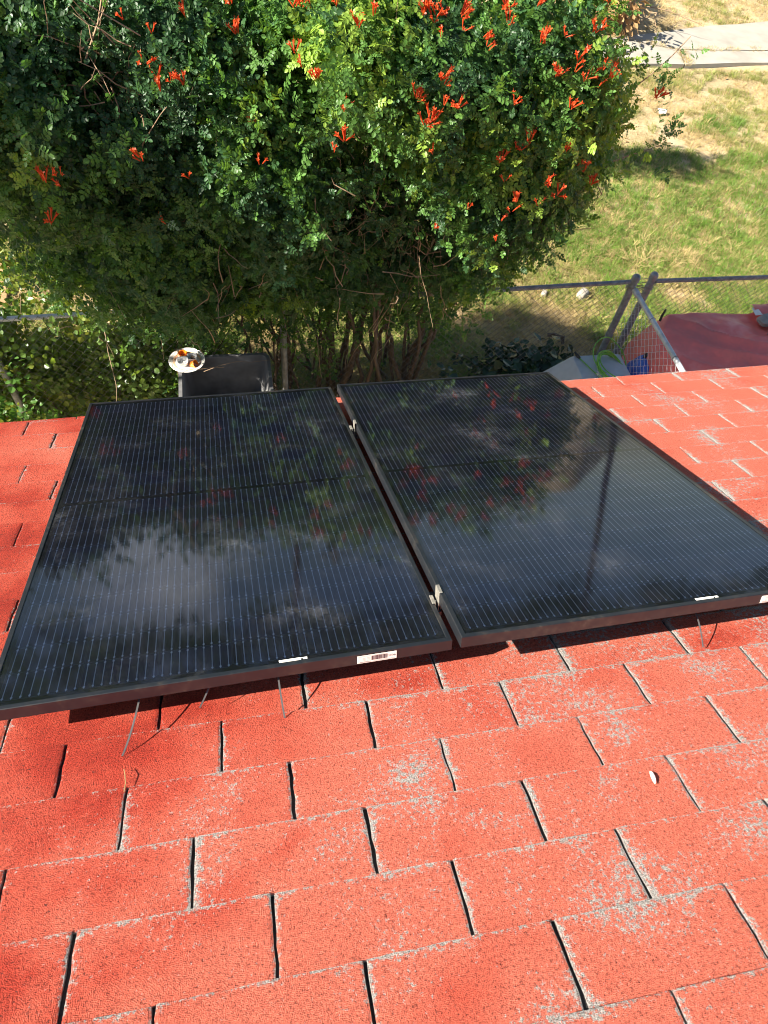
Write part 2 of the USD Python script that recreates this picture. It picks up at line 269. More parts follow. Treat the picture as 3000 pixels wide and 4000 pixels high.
M_LEAF = [leaf_look('leaf_dark_green', (0.042, 0.105, 0.036), (0.12, 0.28, 0.04), 0.32, 0.42, 0.45, 0.35), leaf_look('leaf_mid_green', (0.088, 0.195, 0.040), (0.22, 0.44, 0.04), 0.32, 0.42, 0.4, 0.35), leaf_look('leaf_new_green', (0.22, 0.35, 0.050), (0.40, 0.60, 0.05), 0.32, 0.42, 0.4, 0.35)]
M_VINE = [leaf_look('vine_leaf', (0.095, 0.170, 0.032), (0.30, 0.44, 0.04)), leaf_look('vine_leaf_yellow', (0.20, 0.25, 0.040), (0.42, 0.48, 0.05))]
M_IVY = leaf_look('ivy_leaf', (0.022, 0.055, 0.022), (0.04, 0.10, 0.02), 0.15, 0.3)
M_PETAL = leaf_look('orange_red_petal', (0.70, 0.095, 0.026), (0.85, 0.16, 0.03), 0.35, 0.45, 0.2, 0.3)
M_STEM = plain('brown_stem', (0.080, 0.057, 0.040), 0.85, 0.4, 16.0, bump=0.4, bscale=60.0)
M_TWIG = plain('tan_twig', (0.30, 0.20, 0.115), 0.8, 0.4, 9.0)
M_GGREEN = [leaf_look('grass_green', (0.150, 0.260, 0.036), (0.28, 0.42, 0.05), 0.3, 0.5, 0.3), leaf_look('grass_olive', (0.26, 0.29, 0.070), (0.38, 0.42, 0.08), 0.3, 0.5, 0.3)]
M_GDRY = leaf_look('grass_straw', (0.50, 0.385, 0.175), (0.45, 0.33, 0.13), 0.2, 0.6, 0.25, 0.2)
M_DEADLEAF = leaf_look('dead_leaf', (0.36, 0.22, 0.10), (0.3, 0.18, 0.07), 0.15, 0.7, 0.4, 0.2)
M_CERAMIC = plain('white_glazed_plate', (0.80, 0.78, 0.72), 0.2, 0.04, 30.0)
M_PLATERIM = plain('green_leaf_print', (0.30, 0.42, 0.22), 0.3, 0.4, 40.0)
M_CREAM = plain('peach_print', (0.78, 0.56, 0.36), 0.3, 0.08, 30.0)
M_ORANGE = plain('orange_cup', (0.85, 0.24, 0.015), 0.3, 0.15, 30.0, extra={'subsurface_weight': 0.0})
M_WHITEPL = plain('white_plastic', (0.80, 0.79, 0.76), 0.35, 0.04, 30.0)
M_FOOD = plain('brown_scraps', (0.20, 0.12, 0.07), 0.8, 0.5, 60.0)
M_CARD = plain('cardboard', (0.36, 0.24, 0.13), 0.85, 0.15, 14.0)
M_POLE = plain('pole_wood', (0.09, 0.07, 0.05), 0.9, 0.3, 4.0)

# ------------------------------------------------------------------ the setting: ground, path, hill
def ground_z(x, y):
    x, y = np.asarray(x, float), np.asarray(y, float)
    p = np.stack([x * 0.7, y * 0.7, 0 * x], -1)
    z = GZ + 0.10 * (meshkit.fbm(p, 4, 3) - 0.5) * np.clip((y - 4.2) / 1.5, 0, 1)
    z += 0.35 * np.exp(-(((x - 7.9) / 0.6) ** 2 + ((y - 13.2) / 0.7) ** 2))
    hill = np.clip((y - 26) / 40.0, 0, 1.0); az = x / np.maximum(y, 1)
    z += 9.5 * hill * hill * (3 - 2 * hill) * np.clip((az - 0.26) / 0.10, 0, 1) * np.clip((0.66 - az) / 0.14, 0, 1) * (0.8 + 0.4 * meshkit.fbm(np.stack([x * 0.03, y * 0.03, 0 * x], -1), 3, 5))
    return z
mb = MB()
ax_ = np.concatenate([np.linspace(-120, -14, 12), np.linspace(-12, 16, 141), np.linspace(18, 140, 40)])
ay_ = np.concatenate([np.linspace(-90, -6, 10), np.linspace(-4, 20, 121), np.linspace(22, 160, 46)])
GX, GY = np.meshgrid(ax_, ay_, indexing='ij')
mb.grid(np.stack([GX, GY, ground_z(GX, GY)], -1))
obj('ground', mb, M_GROUND, smooth=True, kind='structure')

path = tag(UsdGeom.Xform.Define(stage, '/World/concrete_path'), kind='structure')
def slab(poly, t=0.035):
    m = MB(); n = len(poly); P = np.array(poly, float)
    c = P.mean(0); ed = []
    for i in range(n):
        a, b = P[i], P[(i + 1) % n]
        for k in range(6): ed.append(a + (b - a) * k / 6)
    ed = np.array(ed); ed = ed + (meshkit.noise(np.c_[ed * 2.3, 0 * ed[:, :1]], 4)[:, None] - 0.5) * 0.05
    k = len(ed); zt = GZ + 0.045
    top = np.c_[ed, np.full(k, zt)]; bot = np.c_[ed, np.full(k, GZ - 0.08)]; cc = np.array([[*c, zt]])
    f = [[i, (i + 1) % k, 2 * k] for i in range(k)]
    f += [[k + i, k + (i + 1) % k, (i + 1) % k] for i in range(k)] + [[k + i, (i + 1) % k, i] for i in range(k)]
    m.add(np.vstack([top, bot, cc]), f); return m
for poly in ([(2.5, 10.9), (5.6, 10.95), (5.75, 11.55), (2.6, 11.2)], [(5.63, 10.95), (8.05, 11.02), (8.2, 11.55), (7.2, 11.98), (5.78, 11.56)], [(8.08, 11.02), (10.4, 11.25), (11.6, 11.75), (8.24, 11.55)],
             [(7.24, 12.0), (8.22, 11.585), (11.6, 11.785), (11.9, 13.3), (10.5, 12.88), (8.85, 12.5)], [(10.44, 11.25), (14.5, 11.7), (14.5, 14.0), (11.94, 13.3), (11.64, 11.75)]):
    obj('slab', slab(poly), M_CONC, path)

# ------------------------------------------------------------------ house: roof deck, shingles, fascia, wall
house = thing('house', 'house corner seen from above, its low roof of painted red shingles', 'house', (1.0, 0.0, GZ))
roof = UsdGeom.Xform.Define(stage, str(house.GetPath()) + '/roof').GetPrim()
UMIN, UMAX, EAVE = -3.2, 5.6, lambda u: 1.860 + 0.033 * np.asarray(u)
mb = MB()
e0, e1 = EAVE(UMIN) - 0.012, EAVE(UMAX) - 0.012
mb.add(RW([[UMIN, -3.0, -0.005], [UMAX, -3.0, -0.005], [UMAX, e1, -0.005], [UMIN, e0, -0.005],
           [UMIN, -3.0, -0.026], [UMAX, -3.0, -0.026], [UMAX, e1, -0.026], [UMIN, e0, -0.026]]),
       [[0, 1, 2, 3], [7, 6, 5, 4], [4, 5, 1, 0], [5, 6, 2, 1], [6, 7, 3, 2], [7, 4, 0, 3]])
obj('decking', mb, M_FELT, roof)
mb = MB()   # the slope behind the ridge
r0 = RW([[UMIN, -3.0, -0.005], [UMAX, -3.0, -0.005]]); back = r0 + np.array([0, -4.2, -4.2 * math.tan(PHI)])
mb.add(np.vstack([r0, back[::-1], r0 - [0, 0, .05], back[::-1] - [0, 0, .05]]), [[0, 3, 2, 1], [4, 5, 6, 7], [2, 3, 7, 6], [1, 2, 6, 5], [3, 0, 4, 7]])
obj('rear_slope', mb, M_SHINGLE, roof)
mb = MB(); a = RW([[UMIN, e0 - 0.03, -0.028], [UMAX, e1 - 0.03, -0.028]])
mb.hexa([a[0] + [0, -.022, -.15], a[1] + [0, -.022, -.15], a[1] + [0, 0, -.15], a[0] + [0, 0, -.15], a[0] + [0, -.022, -0.012], a[1] + [0, -.022, -0.012], a[1], a[0]])
obj('fascia', mb, M_WOOD, house)
mb = MB(); mb.box((UMIN + 0.3, -6.0, GZ - 0.05), (UMAX - 0.3, 1.30, -0.80)); obj('wall', mb, M_STUCCO, house)

ROWV = lambda r: 0.127 * r if r <= 6 else 0.762 + (r - 6) * 0.1335
def tab(u0, u1, r, seed):
    rs = np.random.default_rng(seed)
    v0, v1 = ROWV(r) + 0.0004, ROWV(r + 1)
    us = np.array([u0, u0 + 0.005, u0 + 0.018] + list(np.linspace(u0 + 0.045, u1 - 0.045, 9)) + [u1 - 0.018, u1 - 0.005, u1])
    ts = np.array([0, 0.18, 0.36, 0.54, 0.72, 0.86, 0.955, 1.0])
    U, T = np.meshgrid(us, ts, indexing='ij')
    Vf = np.full_like(U, v1)
    if r == 14: Vf = EAVE(U) + 0.0
    V = v0 + (Vf - v0) * T
    jit = lambda s, a: a * (meshkit.noise(np.stack([U * 60 + s, V * 60, 0 * U + seed * 0.37], -1), s) - 0.5)
    edge_u = np.zeros_like(U); edge_u[0] = 1; edge_u[-1] = 1; edge_u[1] = 0.62; edge_u[-2] = 0.25  # left rim greyer: worn edge plus sunlit slot wall put into the colour
    edge_v = np.zeros_like(U); edge_v[:, -1] = 1; edge_v[:, -2] = 0.45
    U2 = U + edge_u * jit(1, 0.0052) + rs.uniform(-0.0012, 0.0012); V2 = V + edge_v * jit(2, 0.0040) + (edge_v * rs.uniform(-0.0015, 0.0015))
    lift = rs.uniform(0.0040, 0.0060)
    N = lift * T + 0.0012 * (meshkit.noise(np.stack([U * 9, V * 9, 0 * U], -1), 3) - 0.5) * (T > 0) - 0.0014 * (edge_u == 1) - 0.0012 * (edge_v == 1)
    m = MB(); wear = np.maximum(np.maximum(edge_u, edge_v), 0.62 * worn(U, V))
    P = np.stack([U2, V2, N], -1)
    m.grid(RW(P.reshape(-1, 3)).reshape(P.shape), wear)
    ring = [(i, 0) for i in range(len(us))] + [(len(us) - 1, j) for j in range(1, len(ts))] + [(i, len(ts) - 1) for i in range(len(us) - 2, -1, -1)] + [(0, j) for j in range(len(ts) - 2, 0, -1)]
    top = np.array([P[i, j] for i, j in ring]); bot = top.copy(); bot[:, 2] = -0.0048
    k = len(ring)
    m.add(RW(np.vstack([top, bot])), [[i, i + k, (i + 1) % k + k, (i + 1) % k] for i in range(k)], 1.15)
    return m
shown, rest = [], MB()
seed = 100
for r in range(-9, 15):
    off = (-0.129 * r) % 0.305
    for c in range(-8, 15):
        u0 = off + c * 0.305 - 0.305 + 0.0030; u1 = u0 + 0.305 - 0.0060
        if u1 < -2.2 or u0 > 4.9: continue
        seed += 1
        cor = RW([[u, v, 0] for u in (u0, u1) for v in (ROWV(r), ROWV(r + 1))]); q, w = px(cor)
        vis = w.min() > 0.15 and q[:, 0].max() > -60 and q[:, 0].min() < 3060 and q[:, 1].max() > -60 and q[:, 1].min() < 4060
        uc, vc = (u0 + u1) / 2, (ROWV(r) + ROWV(r + 1)) / 2
        under = -0.02 < uc < 1.60 and 0.42 < vc < 1.66
        m = tab(u0, u1, r, seed)
        if vis and not under: shown.append(m)
        else:
            for vv, ff, cc in zip(m.v, m.f, m.c): rest.add(vv, ff - ff.min(), cc)
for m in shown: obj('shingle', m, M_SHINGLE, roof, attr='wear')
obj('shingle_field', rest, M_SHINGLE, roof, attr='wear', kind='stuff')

# ------------------------------------------------------------------ solar panels
PW, PL, PD = 0.95, 1.599, 0.029
def panel_frame(c4):
    BL, BR, TR, TL = [np.array(x) for x in c4]
    ex = (BR - BL) / np.linalg.norm(BR - BL); ey = (TL - BL); ey -= ex * (ey @ ex); ey /= np.linalg.norm(ey); ez = np.cross(ex, ey)
    return lambda p: RW(BL + np.atleast_2d(p)[:, :1] * ex + np.atleast_2d(p)[:, 1:2] * ey + np.atleast_2d(p)[:, 2:3] * ez)
CL = [[-0.136, 0.1405, 0.1058], [0.8134, 0.1747, 0.1012], [0.7558, 1.7729, 0.0991], [-0.1936, 1.7387, 0.1037]]
CR = [[0.8237, 0.1453, 0.1324], [1.7732, 0.1718, 0.1232], [1.7285, 1.7703, 0.1096], [0.7789, 1.7438, 0.1189]]
LIP = 0.011
def build_panel(c4, label, seed, sticker_x, strip_x):
    rs = np.random.default_rng(seed)
    T = panel_frame(c4)
    t = thing('solar_panel', label, 'solar panel', T([[PW / 2, PL / 2, -PD]])[0], 'black solar panels on the roof')
    # frame: mitred rails with a lip over the glass
    m = MB()
    O = [(0, 0), (PW, 0), (PW, PL), (0, PL)]; ch = 0.0012
    def inset(d): return [(d, d), (PW - d, d), (PW - d, PL - d), (d, PL - d)]
    rings = [(0.0, -PD), (0.0, -ch), (ch, 0.0), (LIP - 0.0006, 0.0), (LIP, -0.0006), (LIP, -0.006), (0.0016, -0.0062), (0.0016, -PD + 0.0016), (0.026, -PD + 0.0016), (0.026, -PD), (0.0, -PD)]
    pts = [[(x, y, z) for x, y in inset(d)] for d, z in rings]
    v = T(np.array(pts).reshape(-1, 3)); f = []
    for i in range(len(rings) - 1):
        for k in range(4):
            k2 = (k + 1) % 4; f.append([i * 4 + k, i * 4 + k2, i * 4 + 4 + k2, i * 4 + 4 + k])
    m.add(v, f); obj('frame', m, M_FRAME, t)
    m = MB(); m.box((0.004, 0.004, -0.0058), (PW - 0.004, PL - 0.004, -0.0052), T); obj('backsheet', m, M_BACK, t)
    # cells
    mx, my, mid = 0.0215, 0.0260, 0.0150
    pw = (PW - 2 * mx) / 6; ph = (PL - 2 * my - mid) / 20; g = 0.0011; ch = 0.0085
    wires, edges, pads = MB(), MB(), MB(); zc = -0.0046; zw = -0.0040
    for j in range(20):
        y0 = my + j * ph + (mid if j >= 10 else 0); y1 = y0 + ph
        for i in range(6):
            x0 = mx + i * pw; a, b, c, d = x0 + g, x0 + pw - g, y0 + g * 0.6, y1 - g * 0.6
            if j % 2 == 0: P = [(a + ch, c), (b - ch, c), (b, c + ch), (b, d), (a, d), (a, c + ch)]
            else: P = [(a, c), (b, c), (b, d - ch), (b - ch, d), (a + ch, d), (a, d - ch)]
            k = len(P); m = MB()
            m.add(T([(x, y, zc) for x, y in P] + [(x, y, zc - 0.0005) for x, y in P]), np.array([[0, q, q + 1] for q in range(1, k - 1)] + [[q, q + k, (q + 1) % k + k] for q in range(k)] + [[q, (q + 1) % k + k, (q + 1) % k] for q in range(k)]))
            obj('solar_cell', m, M_CELLS[int(rs.choice(4, p=[0.48, 0.2, 0.2, 0.12]))], t)
            for q in range(k):     # thin bright outline of each cell
                p0, p1 = np.array(P[q]), np.array(P[(q + 1) % k]); dd = (p1 - p0) / np.linalg.norm(p1 - p0); nn = np.array([-dd[1], dd[0]]) * 0.0004
                edges.add(T([(*(p0 + nn), zc + 0.0003), (*(p0 - nn), zc + 0.0003), (*(p1 - nn), zc + 0.0003), (*(p1 + nn), zc + 0.0003)]), [[0, 1, 2, 3]])
            for w in range(9):
                xw = x0 + pw * (w + 0.5) / 9 ; hw = 0.00085
                wires.add(T([(xw - hw, c + 0.0042, zw), (xw + hw, c + 0.0042, zw), (xw + hw, d - 0.0042, zw), (xw - hw, d - 0.0042, zw)]), [[0, 1, 2, 3]])
                for yc in (c + 0.0050, d - 0.0050):
                    s1, s2 = 0.0026, 0.0052
                    pads.add(T([(xw - s1, yc, zw + 0.0002), (xw, yc - s2, zw + 0.0002), (xw + s1, yc, zw + 0.0002), (xw, yc + s2, zw + 0.0002)]), [[0, 1, 2, 3]])
    obj('cell_outline', edges, M_CELLEDGE, t, kind='stuff'); obj('busbar_wire', wires, M_WIRE, t, kind='stuff'); obj('solder_pad', pads, M_WIRE, t, kind='stuff')
    m = MB(); m.add(T([(0.003, 0.003, -0.0020), (PW - 0.003, 0.003, -0.0020), (PW - 0.003, PL - 0.003, -0.0020), (0.003, PL - 0.003, -0.0020)]), [[0, 1, 2, 3]]); obj('glass', m, M_GLASS, t)
    # sticker on the front face; its print stands upside down
    def F(p): p = np.atleast_2d(p); return T(np.stack([p[:, 0], -p[:, 2], p[:, 1]], 1))      # (x, height, out of the face)
    sx, sw, s0, s1 = sticker_x, 0.088, -0.0262, -0.0050
    m = MB(); m.box((sx, s0, 0.0006), (sx + sw, s1, 0.0012), F, ch=0.0002); st = obj('sticker', m, M_STICK, t)
    bars = MB(); x = sx + 0.0315
    while x < sx + 0.067:
        wd = rs.choice([0.0005, 0.0009, 0.0014]); bars.box((x, s0 + 0.0055, 0.0012), (x + wd, s1 - 0.0035, 0.0014), F); x += wd + rs.choice([0.0006, 0.0010])
    obj('barcode', bars, M_INK, st)
    small = MB()
    for k in range(3):
        small.box((sx + 0.012, s0 + 0.0062 + k * 0.0036, 0.0012), (sx + 0.018, s0 + 0.0071 + k * 0.0036, 0.0014), F); small.box((sx + 0.0215, s0 + 0.0066 + k * 0.0036, 0.0012), (sx + 0.0285, s0 + 0.0073 + k * 0.0036, 0.0014), F)
    small.box((sx + 0.037, s1 - 0.0024, 0.0012), (sx + 0.058, s1 - 0.0018, 0.0014), F); small.box((sx + 0.003, s1 - 0.0028, 0.0012), (sx + 0.030, s1 - 0.0023, 0.0014), F)
    obj('small_print', small, M_GREYINK, st)
    bold = MB(); bold.box((sx + 0.006, s0 + 0.0023, 0.0012), (sx + 0.030, s0 + 0.0034, 0.0014), F); bold.box((sx + 0.036, s0 + 0.0024, 0.0012), (sx + 0.084, s0 + 0.0028, 0.0014), F); obj('print_line', bold, M_INK, st)
    tx = meshkit.text_mesh('REC', 0.0056, 0.0002); tv = np.array(tx.vertices)
    tv[:, 0] = sx + 0.0785 - tv[:, 0] * 0.78; tv[:, 1] = s1 - 0.0065 - tv[:, 1]; tv[:, 2] += 0.00125
    m = MB(); m.add(F(tv), tx.faces); obj('lettering', m, M_GREYINK, st)
    lg = MB(); a = np.linspace(0, 2 * np.pi, 25)[:-1]
    for r0, r1, y0, y1 in ((0.0017, 0.0026, 0, 1),):
        cx, cy = sx + 0.0825, s0 + 0.0112
        ring = np.array([[cx + r0 * np.cos(q), cy + r0 * 0.85 * np.sin(q), 0.00145] for q in a] + [[cx + r1 * np.cos(q), cy + r1 * 0.85 * np.sin(q), 0.00145] for q in a]); n_ = len(a)
        lg.add(F(ring), [[i, (i + 1) % n_, n_ + (i + 1) % n_, n_ + i] for i in range(n_)])
    lg.box((sx + 0.0800, s0 + 0.0107, 0.0012), (sx + 0.0850, s0 + 0.0116, 0.0015), F); obj('logo', lg, M_INK, st)
    # barcode strip lying on the glass edge
    m = MB(); y0 = 0.0125
    m.box((strip_x, y0, -0.0019), (strip_x + 0.0465, y0 + 0.0072, -0.0012), T); m.box((strip_x + 0.0475, y0 + 0.0040, -0.0019), (strip_x + 0.0600, y0 + 0.0065, -0.0012), T); m.box((strip_x + 0.0515, y0 + 0.0005, -0.0019), (strip_x + 0.0600, y0 + 0.0030, -0.0012), T)
    sp = obj('serial_strip', m, M_STICK, t)
    m = MB(); x = strip_x + 0.003
    while x < strip_x + 0.040:
        m.box((x, y0 + 0.0012, -0.0012), (x + 0.0006, y0 + 0.0058, -0.0010), T); x += rs.choice([0.0022, 0.0048, 0.0062])
    obj('strip_bars', m, M_GREYINK, sp)
    return T
TL_ = build_panel(CL, 'left black solar panel, reflecting a pale cloud and blue sky', 11, 0.735, 0.570)
TR_ = build_panel(CR, 'right black solar panel, reflecting the flowering shrub, its far corner before the grey tub', 12, 0.755, 0.585)

# mounting rails under the panels, clamps in the gap, cable ties
for v, lab in ((0.375, 'aluminium mounting rail under the near end of both panels'), (1.40, 'aluminium mounting rail under the far end of both panels')):
    t = thing('mounting_rail', lab, 'rail', RW([[0.8, v, 0.0]])[0])
    m = MB(); m.box((-0.10, v - 0.018, 0.034), (1.70, v + 0.018, 0.068), lambda p: RW(p), ch=0.003); obj('rail_bar', m, M_ALU, t)
    for u in (0.15, 0.86, 1.55):
        m = MB(); m.box((u - 0.02, v + 0.019, 0.004), (u + 0.02, v + 0.024, 0.066), lambda p: RW(p)); m.box((u - 0.02, v + 0.019, 0.003), (u + 0.02, v + 0.075, 0.008), lambda p: RW(p)); obj('foot', m, M_ALU, t)
for (u, v, lab) in ((0.8137, 0.318, 'aluminium mid clamp at the near end of the panel gap'), (0.7805, 1.340, 'aluminium mid clamp at the far end of the panel gap')):
    h = 0.1022 if v < 1 else 0.1010
    t = thing('panel_clamp', lab, 'clamp', RW([[u, v, 0.068]])[0])
    for s in (-1, 1):
        m = MB(); uu = u + s * 0.0030; top = h if s < 0 else (0.1315 if v < 1 else 0.1225)
        m.box((min(uu, uu + s * 0.002), v - 0.016, 0.078), (max(uu, uu + s * 0.002), v + 0.016, top), lambda p: RW(p))
        m.box((min(uu, uu + s * 0.009), v - 0.016, top), (max(uu, uu + s * 0.009), v + 0.016, top + 0.0022), lambda p: RW(p), ch=0.0008); obj('hook_plate', m, M_ALU, t)
    m = MB(); m.box((u - 0.011, v - 0.020, 0.069), (u + 0.011, v + 0.020, 0.079), lambda p: RW(p)); obj('clamp_body', m, M_TIE, t)
    m = MB(); m.tube(RW([[u, v, 0.079], [u, v, h - 0.004]]), 0.0028, 8); m.tube(RW([[u, v, 0.079], [u, v, 0.0845]]), 0.0065, 6); obj('bolt', m, M_STEEL, t)
def tie(pts, lab):
    p = np.array(pts, float); q = []
    tt = np.linspace(0, 1, 12)
    for k in range(12):   # quadratic through three points
        a = tt[k]; q.append((1 - a) ** 2 * p[0] + 2 * a * (1 - a) * p[1] + a * a * p[2])
    q = np.array(q); m = MB(); w = 0.0019
    side = np.array([1.0, 0.15, 0.0]); P = np.stack([np.stack([x + side * w + [0, 0, 0.0006], x - side * w + [0, 0, 0.0006], x - side * w - [0, 0, 0.0006], x + side * w - [0, 0, 0.0006], x + side * w + [0, 0, 0.0006]]) for x in q])
    m.grid(RW(P.reshape(-1, 3)).reshape(P.shape))
    tag(obj('cable_tie', m, M_TIE), lab, 'cable tie')
tie([(0.150, 0.215, 0.072), (0.142, 0.105, 0.050), (0.113, 0.074, 0.005)], 'longest black cable tie, curving from under the left panel onto the roof')
tie([(0.300, 0.215, 0.072), (0.282, 0.165, 0.055), (0.262, 0.152, 0.026)], 'short pale-looking cable tie hanging in the left panel shade')
tie([(0.428, 0.215, 0.072), (0.428, 0.150, 0.060), (0.434, 0.110, 0.005)], 'straight cable tie below the white serial strip of the left panel')
tie([(1.440, 0.230, 0.072), (1.440, 0.185, 0.068), (1.432, 0.135, 0.010)], 'bent cable tie hanging below the right panel')

# small litter on the roof
m = MB(); a = np.linspace(0, 2 * np.pi, 11)[:-1]
pt = np.array([[1.118 + 0.0045 * np.cos(q) + 0.003 * np.sin(q), -0.173 + 0.0145 * np.sin(q), 0.008 + 0.003 * np.cos(q) ** 2] for q in a] + [[1.118, -0.173, 0.012]])
m.add(RW(pt), [[i, (i + 1) % 10, 10] for i in range(10)]); tag(obj('petal', m, M_WHITEPL), 'small white petal lying on the shingles at right', 'petal')
m = MB(); m.tube(RW([[0.122, 0.035, 0.012], [0.126, 0.02, 0.014], [0.128, 0.004, 0.010], [0.127, -0.012, 0.007]]), 0.0008, 5); tag(obj('dry_stem', m, M_GDRY), 'thin dry straw stem lying across a shingle edge', 'straw')

# ------------------------------------------------------------------ chain link fence
def wiremesh(p0, p1, z0, z1, name_seed, pitch=0.071):
    """zigzag wires of a chain link fabric between two ground points"""
    p0, p1 = np.array(p0, float), np.array(p1, float); Ln = np.linalg.norm(p1 - p0); d = (p1 - p0) / Ln; nrm = np.array([-d[1], d[0]])
    m = MB(); n = int(Ln / (pitch / 2)) ; k = int((z1 - z0) / (pitch / 2))
    for i in range(0, n):
        zz = z0 + np.arange(k + 1) * pitch / 2
        s = i * pitch / 2 + ((np.arange(k + 1) + i) % 2 - 0.5) * pitch / 2 * 1.0
        s = s + 0.006 * (meshkit.noise(np.stack([zz * 2.0, 0 * zz + i * 0.15, 0 * zz + name_seed], -1), 2) - 0.5)
        off = 0.002 * ((np.arange(k + 1) + i) % 2 * 2 - 1) + 0.03 * (meshkit.noise(np.stack([s * 0.8, zz * 0.8, 0 * zz + name_seed], -1), 6) - 0.5)
        m.tube(np.stack([p0[0] + d[0] * s + nrm[0] * off, p0[1] + d[1] * s + nrm[1] * off, zz], 1), 0.0021, 3, cap=False)
    return m
def pipe(a, b, r, k=14): m = MB(); m.tube([a, b], r, k); return m
back_fence = thing('chain_link_fence', 'chain-link back fence with a grey top rail running behind the shrub', 'fence', (1.2, 3.9, GZ))
RY = lambda x: 3.803 + 0.033 * (x + 1.26) if x < 3.62 else 3.975
for a, b, mt, lb in ((-3.4, -0.10, M_GALV, 'left stretch of rail, paler steel standing in for sunlight'), (-0.09, 3.685, M_GALV2, None), (3.90, 7.2, M_GALV2, None)):  # the left stretch has its sunlight put into a paler steel
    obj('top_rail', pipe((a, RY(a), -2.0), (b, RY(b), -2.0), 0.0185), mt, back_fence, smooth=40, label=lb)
for x in (-1.40, 0.72):
    obj('post', pipe((x, RY(x) - 0.02, GZ), (x, RY(x) - 0.02, -2.022), 0.026), M_GALV2, back_fence, smooth=40)
w1 = wiremesh((-3.4, RY(-3.4) - 0.026), (3.66, RY(3.6) - 0.026), GZ + 0.02, -1.955, 1); obj('wire_fabric', w1, M_MESHWIRE, back_fence, kind='stuff')
w2 = wiremesh((3.95, 3.955), (7.2, 3.955), GZ + 0.02, -1.955, 2); obj('wire_fabric', w2, M_MESHWIRE, back_fence, kind='stuff')
def big_post(parent, x, y, top, r=0.034):
    obj('post', pipe((x, y, GZ), (x, y, top), r, 18), M_GALV2, parent, smooth=40)
    c = trimesh.creation.icosphere(2, r * 1.12); c.vertices[:, 2] *= 0.8; c.apply_translation((x, y, top + 0.002)); m = MB(); m.tm(c); m.tube([(x, y, top - 0.035), (x, y, top + 0.004)], r * 1.14, 18); obj('post_cap', m, M_GALV2, parent, smooth=40)
    for z in (top - 0.12, top - 0.62):
        m = MB(); m.tube([(x, y, z - 0.012), (x, y, z + 0.012)], r * 1.12, 18); obj('tension_band', m, M_GALV2, parent, smooth=40)
big_post(back_fence, 3.875, 3.985, -1.95, 0.031)
side_fence = thing('side_fence', 'chain-link side fence running from the corner post towards the house', 'fence', (3.72, 3.4, GZ))
big_post(side_fence, 3.70, 3.965, -1.95, 0.031)
obj('top_rail', pipe((3.718, 3.93, -2.055), (3.722, 1.95, -2.055), 0.021), M_GALV, side_fence, smooth=40)
m = MB(); m.tube([(3.718, 3.935, -2.055), (3.718, 3.86, -2.055)], 0.027, 12); obj('rail_cup', m, M_GALV, side_fence, smooth=40)
w3 = wiremesh((3.722, 3.90), (3.722, 2.0), GZ + 0.02, -2.03, 3, 0.078); obj('wire_fabric', w3, M_GALV, side_fence, kind='stuff')
for y in (3.55, 3.10, 2.6):
    a = np.linspace(0, 2 * np.pi, 13)[:-1]; m = MB(); m.tube(np.stack([3.72 + 0.025 * np.cos(a), 0 * a + y, -2.055 + 0.025 * np.sin(a)], 1), 0.0022, 5, closed=True); obj('tie_wire', m, M_MESHWIRE, side_fence)
m = MB()
for k in range(4):
    a = np.linspace(0, 2 * np.pi, 17)[:-1]
    m.tube(np.stack([3.787 + 0.135 * np.cos(a), 3.975 + 0.055 * np.sin(a), -2.02 - 0.022 * k + 0.02 * np.cos(a + k)], 1), 0.0032, 5, closed=True)
tag(obj('wire_loop', m, M_ALU), 'twisted loops of wire tying the two corner posts together', 'wire')

# ------------------------------------------------------------------ yard things
# open dark bin with a board inside
BX0, BX1, BY0, BY1, BZ = -0.095, 0.592, 2.95, 3.665, -2.30
t = thing('plastic_bin', 'open dark grey plastic bin standing behind the left panel', 'bin', ((BX0 + BX1) / 2, (BY0 + BY1) / 2, GZ))
def rrect(x0, x1, y0, y1, r, z, n=6):
    P = []
    for cx, cy, a0 in ((x1 - r, y1 - r, 0), (x0 + r, y1 - r, 90), (x0 + r, y0 + r, 180), (x1 - r, y0 + r, 270)):
        for k in range(n): a = math.radians(a0 + 90 * k / (n - 1)); P.append((cx + r * math.cos(a), cy + r * math.sin(a), z))
    return np.array(P)
def shell(sections, closed_bottom=True):
    m = MB(); k = len(sections[0]); v = np.vstack(sections); f = []
    for i in range(len(sections) - 1):
        for q in range(k): f.append([i * k + q, i * k + (q + 1) % k, (i + 1) * k + (q + 1) % k, (i + 1) * k + q])
    m.add(v, f)
    if closed_bottom:
        c = sections[-1].mean(0); m.add(np.vstack([sections[-1], c]), [[q, (q + 1) % k, k] for q in range(k)])
        c = sections[0].mean(0); m.add(np.vstack([sections[0], c]), [[(q + 1) % k, q, k] for q in range(k)])
    return m
i_ = 0.055
secs = [rrect(BX0 + i_, BX1 - 0.15, BY0 + i_, BY1 - 0.08, 0.05, GZ + 0.01), rrect(BX0 + 0.012, BX1 - 0.012, BY0 + .012, BY1 - .012, 0.06, BZ - 0.06), rrect(BX0 + 0.010, BX1 - 0.010, BY0 + .01, BY1 - .01, 0.06, BZ - 0.014), rrect(BX0, BX1, BY0, BY1, 0.06, BZ - 0.008), rrect(BX0 + .002, BX1 - .002, BY0 + .002, BY1 - .002, 0.06, BZ),
        rrect(BX0 + 0.026, BX1 - 0.026, BY0 + .026, BY1 - .026, 0.05, BZ), rrect(BX0 + 0.032, BX1 - 0.032, BY0 + .032, BY1 - .032, 0.05, BZ - 0.02), rrect(BX0 + 0.085, BX1 - 0.20, BY0 + .085, BY1 - .12, 0.05, GZ + 0.05)]
obj('tub_body', shell(secs), M_BIN, t, smooth=35)
m = MB()
